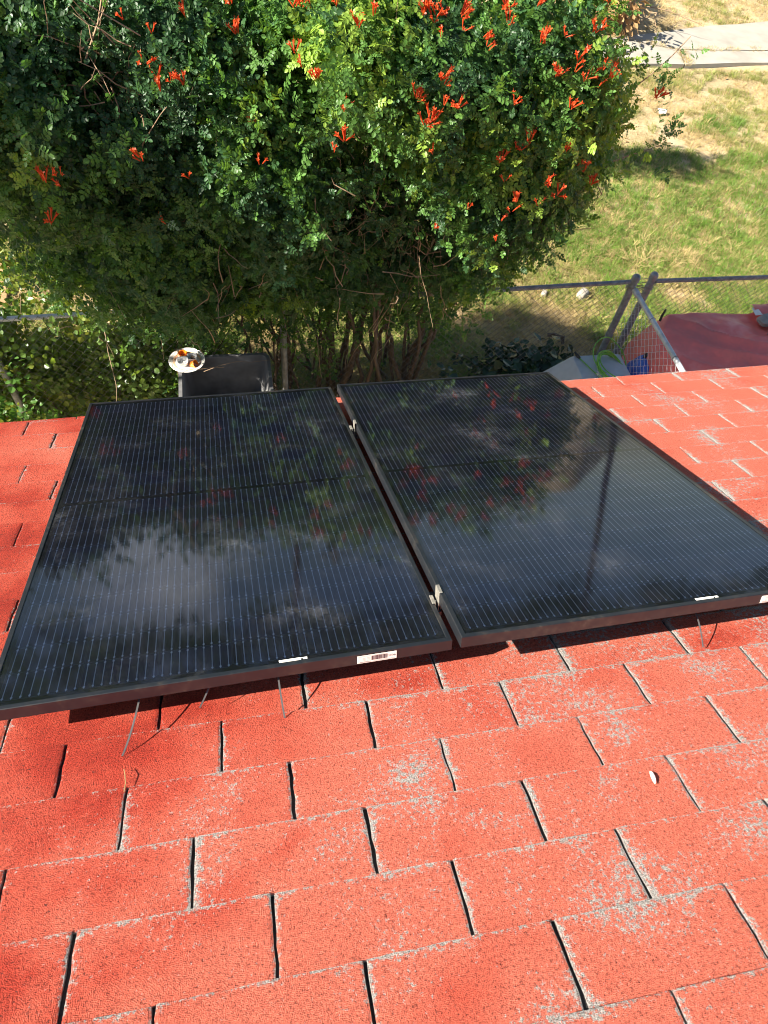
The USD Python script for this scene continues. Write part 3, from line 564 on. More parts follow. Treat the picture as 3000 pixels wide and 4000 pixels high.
m.hexa([(0.02, 3.33, -2.95), (0.50, 3.37, -2.95), (0.50, 3.39, -2.95), (0.02, 3.35, -2.95), (0.02, 3.36, -2.585), (0.50, 3.40, -2.575), (0.50, 3.42, -2.575), (0.02, 3.38, -2.585)])
tag(obj('cardboard_piece', m, M_CARD), 'strip of brown cardboard standing inside the dark bin', 'cardboard')

# plate on the bin's far left corner, with tubs and cups
PC = np.array([-0.028, 3.598, -2.297])
def lathe(profile, c, k=36, sx=1.0, sy=1.0, power=2.0):
    m = MB(); a = np.arange(k) * 2 * np.pi / k; rows = []
    ca, sa = np.cos(a), np.sin(a); rr = (np.abs(ca) ** power + np.abs(sa) ** power) ** (-1 / power)
    for r, z in profile: rows.append(np.stack([c[0] + r * rr * ca * sx, c[1] + r * rr * sa * sy, np.full(k, c[2] + z)], 1))
    return m.add(*shell(rows, False).arr())
plate = thing('plate', 'white plate with a green leaf rim balanced on the corner of the dark bin', 'plate', PC)
obj('dish', lathe([(0.001, 0.000), (0.085, 0.000), (0.112, 0.012), (0.133, 0.018), (0.134, 0.0195), (0.132, 0.0210), (0.110, 0.0150), (0.083, 0.0040), (0.001, 0.0035)], PC, 48), M_CERAMIC, plate, smooth=40)
m = lathe([(0.090, 0.0078), (0.104, 0.0140)], PC, 48); obj('peach_band', m, M_CREAM, plate, smooth=True)
m = MB(); rs = np.random.default_rng(3)
for k in range(46):
    a = 2 * np.pi * k / 46; r = 0.119 + 0.002 * (k % 2); w = 0.0042
    c = PC + np.array([r * np.cos(a), r * np.sin(a), 0.0194]); tq = np.array([-np.sin(a), np.cos(a), 0]) * w; rq = np.array([np.cos(a), np.sin(a), 0.28]) * w * 0.55
    m.add([c - tq, c - rq, c + tq, c + rq], [[0, 1, 2, 3]])
obj('leaf_print', m, M_PLATERIM, plate)
PZ = 0.0045
def tubcup(name, lab, cat, c, r, h, mat, power, food=None, foodmat=None, rot=None, cavity=True):
    t = thing(name, lab, cat, PC + np.array([c[0], c[1], PZ]))
    o = np.array([c[0], c[1], PZ]) + PC
    m = lathe([(0.001, 0), (r * 0.78, 0.0), (r * 0.97, h - 0.003), (r * 1.03, h - 0.003), (r * 1.03, h), (r * 0.93, h), (r * 0.72, 0.004), (0.001, 0.004)], o, 28, power=power)
    if rot is not None:
        for k in range(len(m.v)): m.v[k] = (m.v[k] - o) @ rot.T + o
    obj('cup_body', m, mat, t, smooth=35)
    if food:
        m = MB()
        for _ in range(food):
            a, q = rs.uniform(0, 6.28), r * 0.55 * math.sqrt(rs.uniform(0, 1)); b = trimesh.creation.icosphere(1, rs.uniform(0.004, 0.008)); b.vertices *= rs.uniform(0.6, 1.3, 3); b.apply_translation(o + [q * math.cos(a), q * math.sin(a), 0.010]); m.tm(b)
        obj('scraps', m, foodmat or M_FOOD, t)
    return t
def rotm(ax, deg): return trimesh.transformations.rotation_matrix(math.radians(deg), ax)[:3, :3]
tubcup('white_tub', 'square white plastic tub at the front of the plate', 'tub', (-0.030, -0.022), 0.041, 0.036, M_WHITEPL, 4.0, 5, M_WHITEPL)
tubcup('white_tub', 'square white plastic tub holding brown scraps at the back of the plate', 'tub', (0.040, 0.020), 0.036, 0.034, M_WHITEPL, 4.0, 16)
tubcup('orange_cup', 'orange cup standing at the far rim of the plate', 'cup', (-0.028, 0.062), 0.033, 0.030, M_ORANGE, 2.0, 4)
tubcup('orange_cup', 'orange cup tipped on its side at the near rim of the plate', 'cup', (0.030, -0.040), 0.030, 0.042, M_ORANGE, 2.0, None, None, rotm([0.35, 1, 0], 62) @ rotm([0, 0, 1], 20))

# upturned grey tub with a coil of green cord
t = thing('storage_tub', 'upturned pale grey plastic tub beyond the far corner of the right panel', 'tub', (3.3, 3.3, GZ))
secs = [rrect(2.70, 3.70, 2.55, 3.78, 0.06, GZ + 0.01, 5), rrect(2.72, 3.69, 2.57, 3.76, 0.06, -2.95, 5), rrect(2.79, 3.68, 2.62, 3.74, 0.05, -2.93, 5), rrect(3.18, 3.655, 2.75, 3.655, 0.035, -2.515, 5), rrect(3.20, 3.645, 2.77, 3.640, 0.03, -2.50, 5), rrect(3.30, 3.58, 2.9, 3.55, 0.03, -2.498, 5)]
obj('tub_body', shell(secs), M_TUB, t, smooth=25)
m = MB(); m.add([(3.21, 3.30, -2.4965), (3.24, 2.9, -2.4965), (3.28, 2.9, -2.4965), (3.25, 3.32, -2.4965)], [[0, 1, 2, 3]]); obj('worn_crease', m, M_STONE, t)  # flat darker grey strip along the crease of the tub
t = thing('extension_cord', 'coil of bright green extension cord with a black plug lying on the grey tub', 'cord', (3.50, 3.45, -2.48))
m = MB(); rs = np.random.default_rng(21)
cc = np.array([3.50, 3.43, -2.455])
P = []
for k in range(7 * 26):
    a = 2 * np.pi * k / 26; q = k // 26
    ph_ = meshkit.noise(np.array([[k * 0.045, 0.5, 0.2]]), 4)[0] - .5
    r1 = 0.150 + 0.05 * ph_; r2 = 0.185 + 0.06 * ph_
    P.append(cc + [r1 * np.cos(a) + 0.012 * math.sin(q * 2.1), r2 * np.sin(a) + 0.02 * math.cos(q * 1.7), 0.009 * (q % 3) - 0.085 * np.cos(a) * (np.cos(a) > 0) + 0.006 * q * np.sin(a + q)])
P = np.array(P)
tail = np.array([P[0] + [0, .02, .02], [3.50, 3.62, -2.43], [3.38, 3.60, -2.46], [3.27, 3.60, -2.487], [3.235, 3.615, -2.488]])
m.tube(P, 0.0052, 6); obj('cable', m, M_CORD, t, smooth=True)
m = MB()
ring = np.array([[3.51 + 0.165 * np.cos(a), 3.56 + 0.16 * np.sin(a), -2.44 + 0.07 * np.sin(a) - 0.07 * np.cos(a) * (np.cos(a) > 0)] for a in np.linspace(0, 2 * np.pi, 30)[:-1]]); m.tube(ring, 0.0052, 6, closed=True); obj('loose_loop', m, M_CORD, t, smooth=True)
m = MB(); m.tube([(3.245, 3.60, -2.487), (3.27, 3.54, -2.486), (3.31, 3.44, -2.486), (3.36, 3.33, -2.482), (3.44, 3.26, -2.47)], 0.0052, 6); obj('cable_end', m, M_CORD, t, smooth=True)
m = MB(); m.tube([(3.247, 3.595, -2.484), (3.236, 3.625, -2.482), (3.232, 3.640, -2.481)], [0.009, 0.015, 0.015], 8); m.tube([(3.231, 3.642, -2.481), (3.225, 3.668, -2.479)], 0.010, 6); obj('plug', m, M_PLUG, t)
m = MB(); m.box((3.325, 3.375, -2.479), (3.365, 3.400, -2.475)); m.box((3.34, 3.355, -2.4745), (3.352, 3.42, -2.4725)); obj('paper_tag', m, M_STICK, t)

# red tarp over a low pile, beyond the side fence
def tarp_surface():
    s = np.concatenate([np.linspace(0, 0.85, 26), np.linspace(0.9, 3.3, 110)]); tt = np.linspace(0, 1, 110)
    S, Tt = np.meshgrid(s, tt, indexing='ij')
    y = 2.0 + Tt * 2.0
    edge = 3.775 + 0.20 * np.clip((Tt - 0.80) / 0.20, 0, 1) ** 1.5
    topx = edge + 0.34 - 0.10 * Tt
    drape = np.clip(S / 0.85, 0, 1)
    x = np.where(S < 0.85, edge + (topx - edge) * drape ** 0.8, topx + (S - 0.85))
    ztop = -2.40 + 0.06 * Tt
    z0 = GZ + 0.03 + 0.55 * np.clip((Tt - 0.6) / 0.4, 0, 1)
    z = np.where(S < 0.85, z0 + (ztop - z0) * np.sin(drape * np.pi / 2) ** 0.9, ztop)
    w = np.clip(S / 0.85, 0, 1)
    fold = np.sin((Tt * 15 + S * 1.2) + 3 * meshkit.noise(np.stack([S * 1.1, Tt * 3, 0 * S], -1), 4)) * 0.040 * np.clip(1.3 - np.abs(S - 0.45) * 1.9, 0, 1)
    x = x - fold
    q = np.stack([x * 1.3 + y * 1.7, y * 0.7 - x * 0.9, 0 * x], -1)
    ridg = 1 - np.abs(2 * meshkit.fbm(q * [1.0, 2.6, 1], 3, 9) - 1)
    z = z + (0.085 * (ridg - 0.75) + 0.03 * (meshkit.fbm(q * 3.1, 3, 19) - 0.5) + 0.05 * (meshkit.fbm(np.stack([x * 1.2, y * 1.2, 0 * x], -1), 3, 2) - 0.5)) * np.clip((S - 0.70) / 0.8, 0, 1)
    for k, (ox, oy, ang, amp, wd) in enumerate(((4.35, 3.75, -28, 0.045, 0.05), (4.5, 3.45, -24, 0.05, 0.06), (4.3, 3.30, -35, 0.04, 0.05), (4.9, 3.55, -16, 0.04, 0.05), (5.3, 3.80, -10, 0.03, 0.04), (4.75, 3.15, -40, 0.04, 0.06), (5.6, 3.35, -20, 0.04, 0.05), (5.1, 3.25, 62, 0.02, 0.03))):
        ca, sa = math.cos(math.radians(ang)), math.sin(math.radians(ang)); t_ = (x - ox) * ca + (y - oy) * sa; d_ = -(x - ox) * sa + (y - oy) * ca + 0.05 * np.sin(t_ * 5 + k)
        z = z + 1.6 * amp * np.exp(-np.abs(d_) / wd) * np.exp(-((t_ - 0.35) / 0.55) ** 2) * np.clip((S - 0.5) / 0.4, 0, 1)
    # hanging edge at the back
    back = np.clip((Tt - 0.965) / 0.035, 0, 1); z = z - 0.16 * back * np.clip(S / 0.9, 0, 1)
    return np.stack([x, y - 0.04 * back, z], -1)
t = thing('tarp', 'dusty red tarp draped over a low pile beyond the side fence', 'tarp', (4.9, 3.2, GZ))
m = MB(); m.grid(tarp_surface()); obj('sheet', m, M_TARP, t, smooth=True)
m = MB(); P = np.array([[[4.98 + 0.16 * i, 3.83 + 0.05 * j + 0.01 * math.sin(3 * i), -2.30 + 0.035 * math.exp(-((j - 1.5) ** 2)) + 0.012 * math.sin(2.3 * i + j)] for j in range(4)] for i in range(9)]); m.grid(P); obj('doubled_fold', m, M_TARP, t, smooth=True)
m = MB(); m.add([(4.955, 3.80, -2.275), (5.03, 3.80, -2.272), (5.02, 3.90, -2.268), (4.965, 3.90, -2.27)], [[0, 1, 2, 3]]); obj('torn_patch', m, M_STICK, t)
m = MB(); P = [(4.06, 3.86, -2.34), (4.062, 3.87, -2.29), (4.075, 3.88, -2.23)]; m.tube(P, [0.014, 0.013, 0.012], 4); tag(obj('strap', m, M_PLUG), 'short black strap standing up at the tarp corner', 'strap')
def stone(name, c, s, seed, mat, lab, cat='stone'):
    b = trimesh.creation.icosphere(3, 1.0); v = b.vertices; v = np.sign(v) * np.abs(v) ** 0.55; v = v / np.abs(v).max(0); v *= 1 + 0.22 * (meshkit.fbm(v * 1.7 + seed, 3, seed)[:, None] - 0.5)
    m = MB(); a = seed * 0.7 * 0.25; R_ = np.array([[math.cos(a), -math.sin(a), 0], [math.sin(a), math.cos(a), 0], [0, 0, 1]])
    m.add((v * s) @ R_.T + c, b.faces); return tag(obj(name, m, mat, smooth=40), lab, cat)
stone('flat_stone', np.array([5.17, 3.76, -2.285]), (0.215, 0.07, 0.035), 1, M_STONE, 'upper flat grey stone weighing down the red tarp')
stone('flat_stone', np.array([5.15, 3.62, -2.305]), (0.155, 0.06, 0.036), 2, M_STONE, 'lower flat grey stone weighing down the red tarp')
stone('rock', np.array([4.12, 5.26, -3.15]), (0.075, 0.05, 0.05), 4, M_PALESTONE, 'pale rock on the dry ground behind the back fence')
stone('rock', np.array([3.69, 5.32, -3.17]), (0.045, 0.03, 0.03), 6, M_PALESTONE, 'small pale rock left of the bigger rock behind the fence')
# blue bag
t = thing('plastic_bag', 'bright blue plastic bag knotted at the foot of the side fence', 'bag', (4.0, 3.6, -2.9))
m = MB(); k = 22; rows = []
for j, (r, z) in enumerate([(0.08, -3.02), (0.11, -2.90), (0.105, -2.76), (0.085, -2.64), (0.045, -2.54), (0.016, -2.51)]):
    a = np.arange(k) * 2 * np.pi / k; rr = r * (1 + 0.16 * np.sin(a * 7 + j * 0.3) + 0.06 * np.sin(a * 3 + j)); rows.append(np.stack([3.80 + 0.016 * j + 0.8 * rr * np.cos(a), 3.42 + 0.035 * j + 1.7 * rr * np.sin(a), np.full(k, z)], 1))
obj('sack', shell(rows), M_BLUE, t, smooth=50)
m = MB(); m.tube([(3.875, 3.59, -2.52), (3.885, 3.60, -2.495), (3.935, 3.61, -2.475)], [0.018, 0.02, 0.008], 6); obj('knot', m, M_PLUG, t)
# stick, litter, plank
m = MB(); m.tube([(3.46, 4.575, -3.09), (3.52, 4.55, -3.07), (3.575, 4.52, -3.08), (3.60, 4.51, -3.07), (3.605, 4.47, -3.13)], [0.018, 0.022, 0.020, 0.026, 0.014], 6); tag(obj('stick', m, M_STEM), 'short dark crooked stick lying in the grass behind the fence', 'stick')
m = MB(); m.add([(6.83, 9.36, -3.12), (6.97, 9.36, -3.11), (6.98, 9.42, -3.13), (6.84, 9.42, -3.12)], [[0, 1, 2, 3]]); m.add([(6.83, 9.36, -3.12), (6.97, 9.36, -3.11), (6.96, 9.34, -3.16), (6.84, 9.34, -3.16)], [[3, 2, 1, 0]]); tag(obj('paper_scrap', m, M_WHITEPL), 'white paper scrap in the dry grass right of the shrub', 'paper')
m = MB(); m.hexa([(-2.35, 5.50, -3.16), (-1.81, 5.43, -3.16), (-1.83, 6.10, -3.13), (-2.37, 6.17, -3.13), (-2.35, 5.50, -3.135), (-1.81, 5.43, -3.135), (-1.83, 6.10, -3.105), (-2.37, 6.17, -3.105)]); tag(obj('plywood_board', m, M_PINE), 'tan plywood board lying on the ground at the far left', 'board')
t = thing('utility_pole', 'dark wooden utility pole far behind the shrub, seen only in the panel reflection', 'pole', (4.4, 36.0, GZ))
m = MB(); m.tube([(4.4, 36, GZ - 0.2), (4.4, 36, 6.6)], [0.16, 0.12], 10); obj('shaft', m, M_POLE, t, smooth=40)
m = MB(); m.box((3.5, 35.95, 6.0), (5.3, 36.05, 6.12)); obj('crossarm', m, M_POLE, t)

# ------------------------------------------------------------------ vegetation prototypes
def leaflet(mb, base, d, side, up, ln, wd, sag=0.0):
    d = d / np.linalg.norm(d); side = side - d * (side @ d); side /= np.linalg.norm(side); n = np.cross(d, side)
    if n @ up < 0: n = -n
    b, t = base, base + d * ln - n * sag * ln
    m1, m2 = base + d * ln * 0.33 - n * 0.06 * ln, base + d * ln * 0.70 - n * (0.06 + sag * 0.5) * ln
    l1, r1 = m1 + side * wd * 0.5 + n * 0.10 * wd, m1 - side * wd * 0.5 + n * 0.10 * wd
    l2, r2 = m2 + side * wd * 0.40 + n * 0.08 * wd, m2 - side * wd * 0.40 + n * 0.08 * wd
    mb.add([b, l1, m1, r1, l2, m2, r2, t], [[0, 2, 1], [0, 3, 2], [1, 2, 5], [1, 5, 4], [2, 3, 6], [2, 6, 5], [4, 5, 7], [5, 6, 7]])
def frame(d):
    d = d / np.linalg.norm(d); r = np.array([0, 0, 1.0]) if abs(d[2]) < 0.9 else np.array([1.0, 0, 0]); a = np.cross(d, r); a /= np.linalg.norm(a); return d, a, np.cross(a, d)
def pinnate(mb, base, d, up, ln, rs, nb=3):
    """compound leaf: rachis that droops, nb pairs of leaflets and one at the tip"""
    d, a, u = frame(d)
    if abs(d @ up) < 0.95: a = np.cross(d, up); a /= np.linalg.norm(a); u = np.cross(a, d)
    pts = [base + d * ln * s - up * 0.22 * ln * s * s for s in np.linspace(0, 1, 4)]
    for k in range(3):
        w = a * 0.0011; mb.add([pts[k] - w, pts[k] + w, pts[k + 1] + w, pts[k + 1] - w], [[0, 1, 2, 3]])
    for k in range(nb):
        s = 0.30 + 0.60 * k / max(nb - 1, 1) * 0.88; p = base + d * ln * s - up * 0.22 * ln * s * s
        for sg in (-1, 1):
            dd = d * 0.45 + a * sg * 0.9 - up * 0.12 + rs.normal(0, 0.13, 3); L = ln * rs.uniform(0.30, 0.38) * (1 - 0.10 * abs(k - 1))
            leaflet(mb, p, dd, np.cross(dd, u + rs.normal(0, 0.2, 3)), u, L, L * rs.uniform(0.62, 0.76), 0.10)
    leaflet(mb, pts[-1], d - up * 0.35 + rs.normal(0, 0.1, 3), a, u, ln * 0.38, ln * 0.26, 0.12)
def sprig(seed, n=8, ln=0.14, leaf=0.071):
    rs = np.random.default_rng(seed); mb = MB(); Zv = np.array([0, 0, 1.0])
    bend = rs.normal(0, 0.25, 2)
    sp = lambda s: np.array([bend[0] * ln * s * s, bend[1] * ln * s * s, ln * s])
    for k in range(n):
        s = 0.12 + 0.88 * k / (n - 1); az = k * 2.4 + rs.uniform(-0.4, 0.4)
        if k == n - 1: d = np.array([math.cos(az) * 0.35, math.sin(az) * 0.35, 1.0])
        else: d = np.array([math.cos(az), math.sin(az), rs.uniform(0.15, 0.75)])
        pinnate(mb, sp(s), d, Zv, leaf * rs.uniform(0.75, 1.2), rs, 3)
    return mb
def roundsprig(seed, n=10, ln=0.15, size=0.043):
    rs = np.random.default_rng(seed); mb = MB()
    for k in range(n):
        s = k / (n - 1); az = k * 2.4 + rs.uniform(-.5, .5); d = np.array([math.cos(az), math.sin(az), rs.uniform(-0.1, 0.8)]); b = np.array([0, 0, ln * s]); d /= np.linalg.norm(d)
        st = b + d * 0.02; L = size * rs.uniform(0.7, 1.3)
        leaflet(mb, st, d + [0, 0, -0.2], np.cross(d, [0, 0, 1.0]), np.array([0, 0, 1.0]), L, L * rs.uniform(0.75, 0.95), 0.2)
    return mb
def quat_to(dirs, rolls):
    """quaternions (w,x,y,z) turning +Z to each direction after a roll about +Z"""
    d = dirs / np.linalg.norm(dirs, axis=1, keepdims=True); z = np.array([0, 0, 1.0])
    ax = np.cross(np.broadcast_to(z, d.shape), d); w = 1 + d[:, 2]; bad = w < 1e-4
    q = np.c_[w, ax]; q[bad] = [0, 1, 0, 0]; q /= np.linalg.norm(q, axis=1, keepdims=True)
    r = np.c_[np.cos(rolls / 2), np.zeros((len(d), 2)), np.sin(rolls / 2)]
    w1, x1, y1, z1 = q.T; w2, x2, y2, z2 = r.T
    return np.stack([w1 * w2 - x1 * x2 - y1 * y2 - z1 * z2, w1 * x2 + x1 * w2 + y1 * z2 - z1 * y2, w1 * y2 - x1 * z2 + y1 * w2 + z1 * x2, w1 * z2 + x1 * y2 - y1 * x2 + z1 * w2], 1)
def scatter(name, parent, protos, pos, quat, scale, idx, label=None, cat=None):
    base = '/World' if parent is None else str(parent.GetPath()); path = numbered(base, name)
    pi = UsdGeom.PointInstancer.Define(stage, path); rel = pi.CreatePrototypesRel()
    for k, (mb, mt) in enumerate(protos):
        usdkit.mesh(stage, f'{path}/shape_{k:03d}', mb.arr(), mt); rel.AddTarget(f'{path}/shape_{k:03d}')
    o = origin(parent) if parent is not None else 0
    pi.CreatePositionsAttr(Vt.Vec3fArray.FromNumpy((pos - o).astype(np.float32)))
    pi.CreateOrientationsAttr(Vt.QuathArray([Gf.Quath(float(q[0]), float(q[1]), float(q[2]), float(q[3])) for q in quat]))
    pi.CreateScalesAttr(Vt.Vec3fArray.FromNumpy(np.repeat(np.asarray(scale, np.float32)[:, None], 3, 1)))
    pi.CreateProtoIndicesAttr(Vt.IntArray.FromNumpy(np.asarray(idx, np.int32)))
    return tag(pi, label, cat, None, 'stuff')

# ------------------------------------------------------------------ the flowering shrub
LOBES = [((1.98, 3.76, -0.58), (0.76, 0.55, 0.72)),
         ((2.24, 3.8, -0.84), (0.54, 0.46, 0.56)),
         ((1.1, 3.78, -0.62), (0.98, 0.53, 0.8)),
         ((0.05, 3.78, -0.7), (1.02, 0.55, 0.8)),
         ((-1.15, 3.85, -0.34), (0.85, 0.58, 0.62)),
         ((-0.25, 3.72, -1.22), (0.62, 0.44, 0.52)),
         ((0.5, 3.75, -1.4), (0.72, 0.4, 0.48)),
         ((1.25, 3.85, -1.4), (0.65, 0.36, 0.44)),
         ((2.02, 3.65, -1.32), (0.36, 0.32, 0.34)),
         ((-0.68, 3.7, -0.8), (0.46, 0.44, 0.46)),
         ((0.6, 3.42, -0.85), (0.4, 0.33, 0.36)),
         ((1.55, 3.4, -0.34), (0.4, 0.33, 0.36)),
         ((-0.35, 3.38, -0.6), (0.46, 0.32, 0.4)),
         ((1.95, 3.34, -0.78), (0.4, 0.3, 0.38)),
         ((1.05, 3.38, -0.22), (0.36, 0.3, 0.3)),
         ((2.2, 3.5, -0.46), (0.34, 0.3, 0.34)),
         ((0.05, 3.8, -1.75), (0.36, 0.28, 0.34))]
def inside(p):
    """> 0 inside the crown: depth in metres of the deepest lobe"""
    out = np.full(len(p), -9.0)
    for c, r in LOBES:
        q = np.linalg.norm((p - np.array(c)) / np.array(r), axis=1); out = np.maximum(out, (1 - q) * min(r))
    return out
def crown_points(n, lobes, seed, depth=0.42, gaps=0.40, inside_fn=None):
    rs = np.random.default_rng(seed); area = np.array([r[0] * r[1] + r[0] * r[2] + r[1] * r[2] for _, r in lobes]); pick = rs.choice(len(lobes), n, p=area / area.sum())
    d = rs.normal(0, 1, (n, 3)); d /= np.linalg.norm(d, axis=1, keepdims=True)
    C = np.array([l[0] for l in lobes])[pick]; R = np.array([l[1] for l in lobes])[pick]
    p0 = C + d * R
    bump = 0.34 * (meshkit.fbm(p0 * 2.1, 3, seed + 1) - 0.5) + 0.10 * (meshkit.noise(p0 * 7.0, seed + 5) - 0.5)
    dep = depth * rs.random(n) ** 1.7; out = rs.random(n) < 0.05; dep = np.where(out, -rs.uniform(0.02, 0.17, n), dep)
    p = C + d * (R * (1 + (bump - dep)[:, None] / R.mean(1)[:, None])); nrm = d / R; nrm /= np.linalg.norm(nrm, axis=1, keepdims=True)
    ok = (inside_fn or inside)(p) < 0.40
    g = meshkit.fbm(p0 * 2.6, 3, seed + 9); ok &= (g > gaps) | (rs.random(n) < 0.22)
    return p[ok], nrm[ok], dep[ok]
shrub = thing('flowering_shrub', 'large dark green flowering shrub with orange-red trumpet flowers leaning over the back fence', 'shrub', (1.0, 4.3, GZ))
pos, nrm, dep = crown_points(27000, LOBES, 31)
q_, w_ = px(pos); keep = (pos[:, 2] > -2.35) & (pos[:, 1] < 4.12)
facing = ((CAM - pos) * nrm).sum(1) / np.linalg.norm(CAM - pos, axis=1)
keep &= (facing > -0.25) | (RNG.random(len(pos)) < 0.40)
keep &= ~((pos[:, 2] < -1.15) & (pos[:, 0] > 0.2) & (pos[:, 0] < 1.95) & (RNG.random(len(pos)) < 0.28))
for hc, hr in (((1.22, 3.30, -0.72), 0.30), ((1.62, 3.30, -1.20), 0.32), ((1.05, 3.32, -1.15), 0.26), ((0.72, 3.30, -0.30), 0.22), ((-0.15, 3.25, -0.25), 0.20)):
    keep &= ~((np.linalg.norm((pos - hc) / [1, 1.3, 1], axis=1) < hr * (0.7 + 0.6 * meshkit.noise(pos * 5, 3))) & (RNG.random(len(pos)) < 0.88))
keep &= (pos[:, 0] > -1.9) | (RNG.random(len(pos)) < 0.5)
pos, nrm, dep = pos[keep], nrm[keep], dep[keep]
rs = np.random.default_rng(5)
dirs = nrm * 0.75 + np.array([0, -0.05, 0.42]) + rs.normal(0, 0.34, pos.shape); 
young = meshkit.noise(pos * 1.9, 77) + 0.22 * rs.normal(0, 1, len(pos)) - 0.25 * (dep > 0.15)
sun_side = np.clip((pos[:, 0] - 1.2) * 0.10 + (pos[:, 2] + 0.9) * 0.12, -0.15, 0.18)  # paler greens towards the upper right: sunlight put into the leaf colour
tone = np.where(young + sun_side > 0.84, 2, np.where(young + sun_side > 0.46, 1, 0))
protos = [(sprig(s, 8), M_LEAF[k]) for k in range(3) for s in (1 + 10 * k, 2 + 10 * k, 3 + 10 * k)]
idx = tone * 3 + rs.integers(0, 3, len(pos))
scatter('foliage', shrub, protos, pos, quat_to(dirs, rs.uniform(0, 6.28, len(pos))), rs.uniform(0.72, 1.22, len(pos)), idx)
# stems
def curve(p0, p1, p2, n=9, wob=0.03, rs=rs):
    t = np.linspace(0, 1, n)[:, None]; P = (1 - t) ** 2 * p0 + 2 * t * (1 - t) * p1 + t * t * p2
    return P + rs.normal(0, wob, P.shape) * np.sin(np.pi * t)
rs = np.random.default_rng(8)
for k in range(50):
    if k < 7: x0, y0 = rs.uniform(-0.15, 0.25), rs.uniform(4.0, 4.45)
    else: x0, y0 = rs.uniform(0.55, 2.0), rs.uniform(3.80, 4.45)
    base = np.array([x0, y0, GZ - 0.03]); lean = float(np.clip(rs.normal(0, 0.32), -0.6, 2.25 - x0)); top = np.array([x0 + lean, y0 + rs.uniform(-0.35, 0.35), rs.uniform(-1.75, -1.2)])
    midp = (base + top) / 2 + np.array([rs.normal(0, 0.16), rs.normal(0, 0.14), rs.normal(0, 0.1)])
    r0 = rs.uniform(0.010, 0.026) * (1.5 if k in (3, 12, 25, 33) else 1)
    m = MB(); m.tube(curve(base, midp, top, 10, 0.018, rs), np.linspace(r0, r0 * 0.45, 10), 6); obj('stem', m, M_STEM, shrub, smooth=True)
m = MB()
for k in range(520):      # fine bare twigs inside and under the crown
    x = rs.uniform(-1.3, 2.9); y = rs.uniform(3.45, 4.7); z = rs.uniform(-2.5, -0.1)
    p = np.array([x, y, z]); d = np.array([rs.normal(0, 0.6), rs.normal(-0.2, 0.5), rs.normal(-0.1, 0.6)]); L = rs.uniform(0.2, 0.6)
    if inside(p[None])[0] < -0.35: continue
    m.tube(curve(p, p + d * L * 0.5 + [0, 0, 0.08], p + d * L, 5, 0.012, rs), np.linspace(rs.uniform(0.002, 0.0042), 0.0012, 5), 4, cap=False)
for k in range(240):
    hc, hr = (((1.22, 3.34, -0.72), 0.34), ((1.62, 3.34, -1.20), 0.36), ((1.05, 3.36, -1.15), 0.30), ((0.35, 3.38, -1.35), 0.40), ((-0.15, 3.28, -0.25), 0.25))[k % 5]
    p = np.array(hc) + rs.normal(0, 0.5, 3) * hr + [0, 0.10, 0]; d = np.array([rs.normal(0, 0.5), rs.normal(-0.1, 0.3), rs.normal(0.1, 0.6)]); L = rs.uniform(0.15, 0.45)
    m.tube(curve(p, p + d * L * 0.5 + rs.normal(0, 0.03, 3), p + d * L, 5, 0.008, rs), np.linspace(rs.uniform(0.0022, 0.0045), 0.0013, 5), 4, cap=False)
for k in range(95):     # the bare tangle below the right bulge
    p = np.array([rs.uniform(1.1, 2.15), rs.uniform(3.55, 4.0), rs.uniform(-1.65, -1.05)]); e = p + np.array([rs.normal(0.05, 0.28), rs.normal(-0.12, 0.12), rs.normal(-0.22, 0.2)])
    m.tube(curve(p, (p + e) / 2 + [rs.normal(0, .1), -0.05, rs.uniform(0.0, 0.16)], e, 7, 0.01, rs), np.linspace(0.0035, 0.0014, 7), 4, cap=False)
obj('twigs', m, M_TWIG, shrub, kind='stuff')
# leaves along the stems and the drooping branch ends at right
n = 3300; P = np.stack([rs.uniform(-0.3, 2.3, n), rs.uniform(3.75, 4.5, n), GZ + 0.1 + 1.5 * rs.random(n) ** 0.8], 1)
dm = meshkit.noise(P * 1.9, 12); P = P[(dm > 0.50) | ((P[:, 2] > -2.25) & (dm > 0.20))]; n = len(P)
scatter('stem_leaves', shrub, [(sprig(51, 4, 0.12, 0.08), M_LEAF[0]), (sprig(52, 4, 0.12, 0.08), M_LEAF[1])], P, quat_to(rs.normal(0, 1, (n, 3)) + [0, -0.3, 0.3], rs.uniform(0, 6.28, n)), rs.uniform(0.6, 1.0, n), rs.integers(0, 2, n))
m = MB(); br = [np.array([2.6, 4.0, -1.0]), np.array([3.05, 4.0, -1.02]), np.array([3.44, 4.0, -0.86])]; m.tube(curve(*br, 8, 0.01, rs), np.linspace(0.008, 0.003, 8), 5); obj('branch', m, M_TWIG, shrub)
m = MB(); m.tube(curve(np.array([2.7, 4.05, -0.7]), np.array([3.05, 3.95, -0.55]), np.array([3.27, 3.95, -0.18]), 8, 0.005, rs), np.linspace(0.006, 0.003, 8), 5); obj('branch', m, M_TWIG, shrub)
P = np.concatenate([np.array([3.44, 4.0, -0.87]) + rs.normal(0, [0.07, 0.07, 0.09], (13, 3)), np.array([3.18, 3.95, -0.40]) + rs.normal(0, [0.05, 0.04, 0.09], (7, 3))]); n = len(P)
scatter('branch_leaves', shrub, [(sprig(61, 6), M_LEAF[0]), (sprig(62, 6), M_LEAF[1])], P, quat_to(rs.normal(0, 0.6, (n, 3)) + [0.2, -0.2, 0.4], rs.uniform(0, 6.28, n)), rs.uniform(0.55, 0.85, n), rs.integers(0, 2, n))

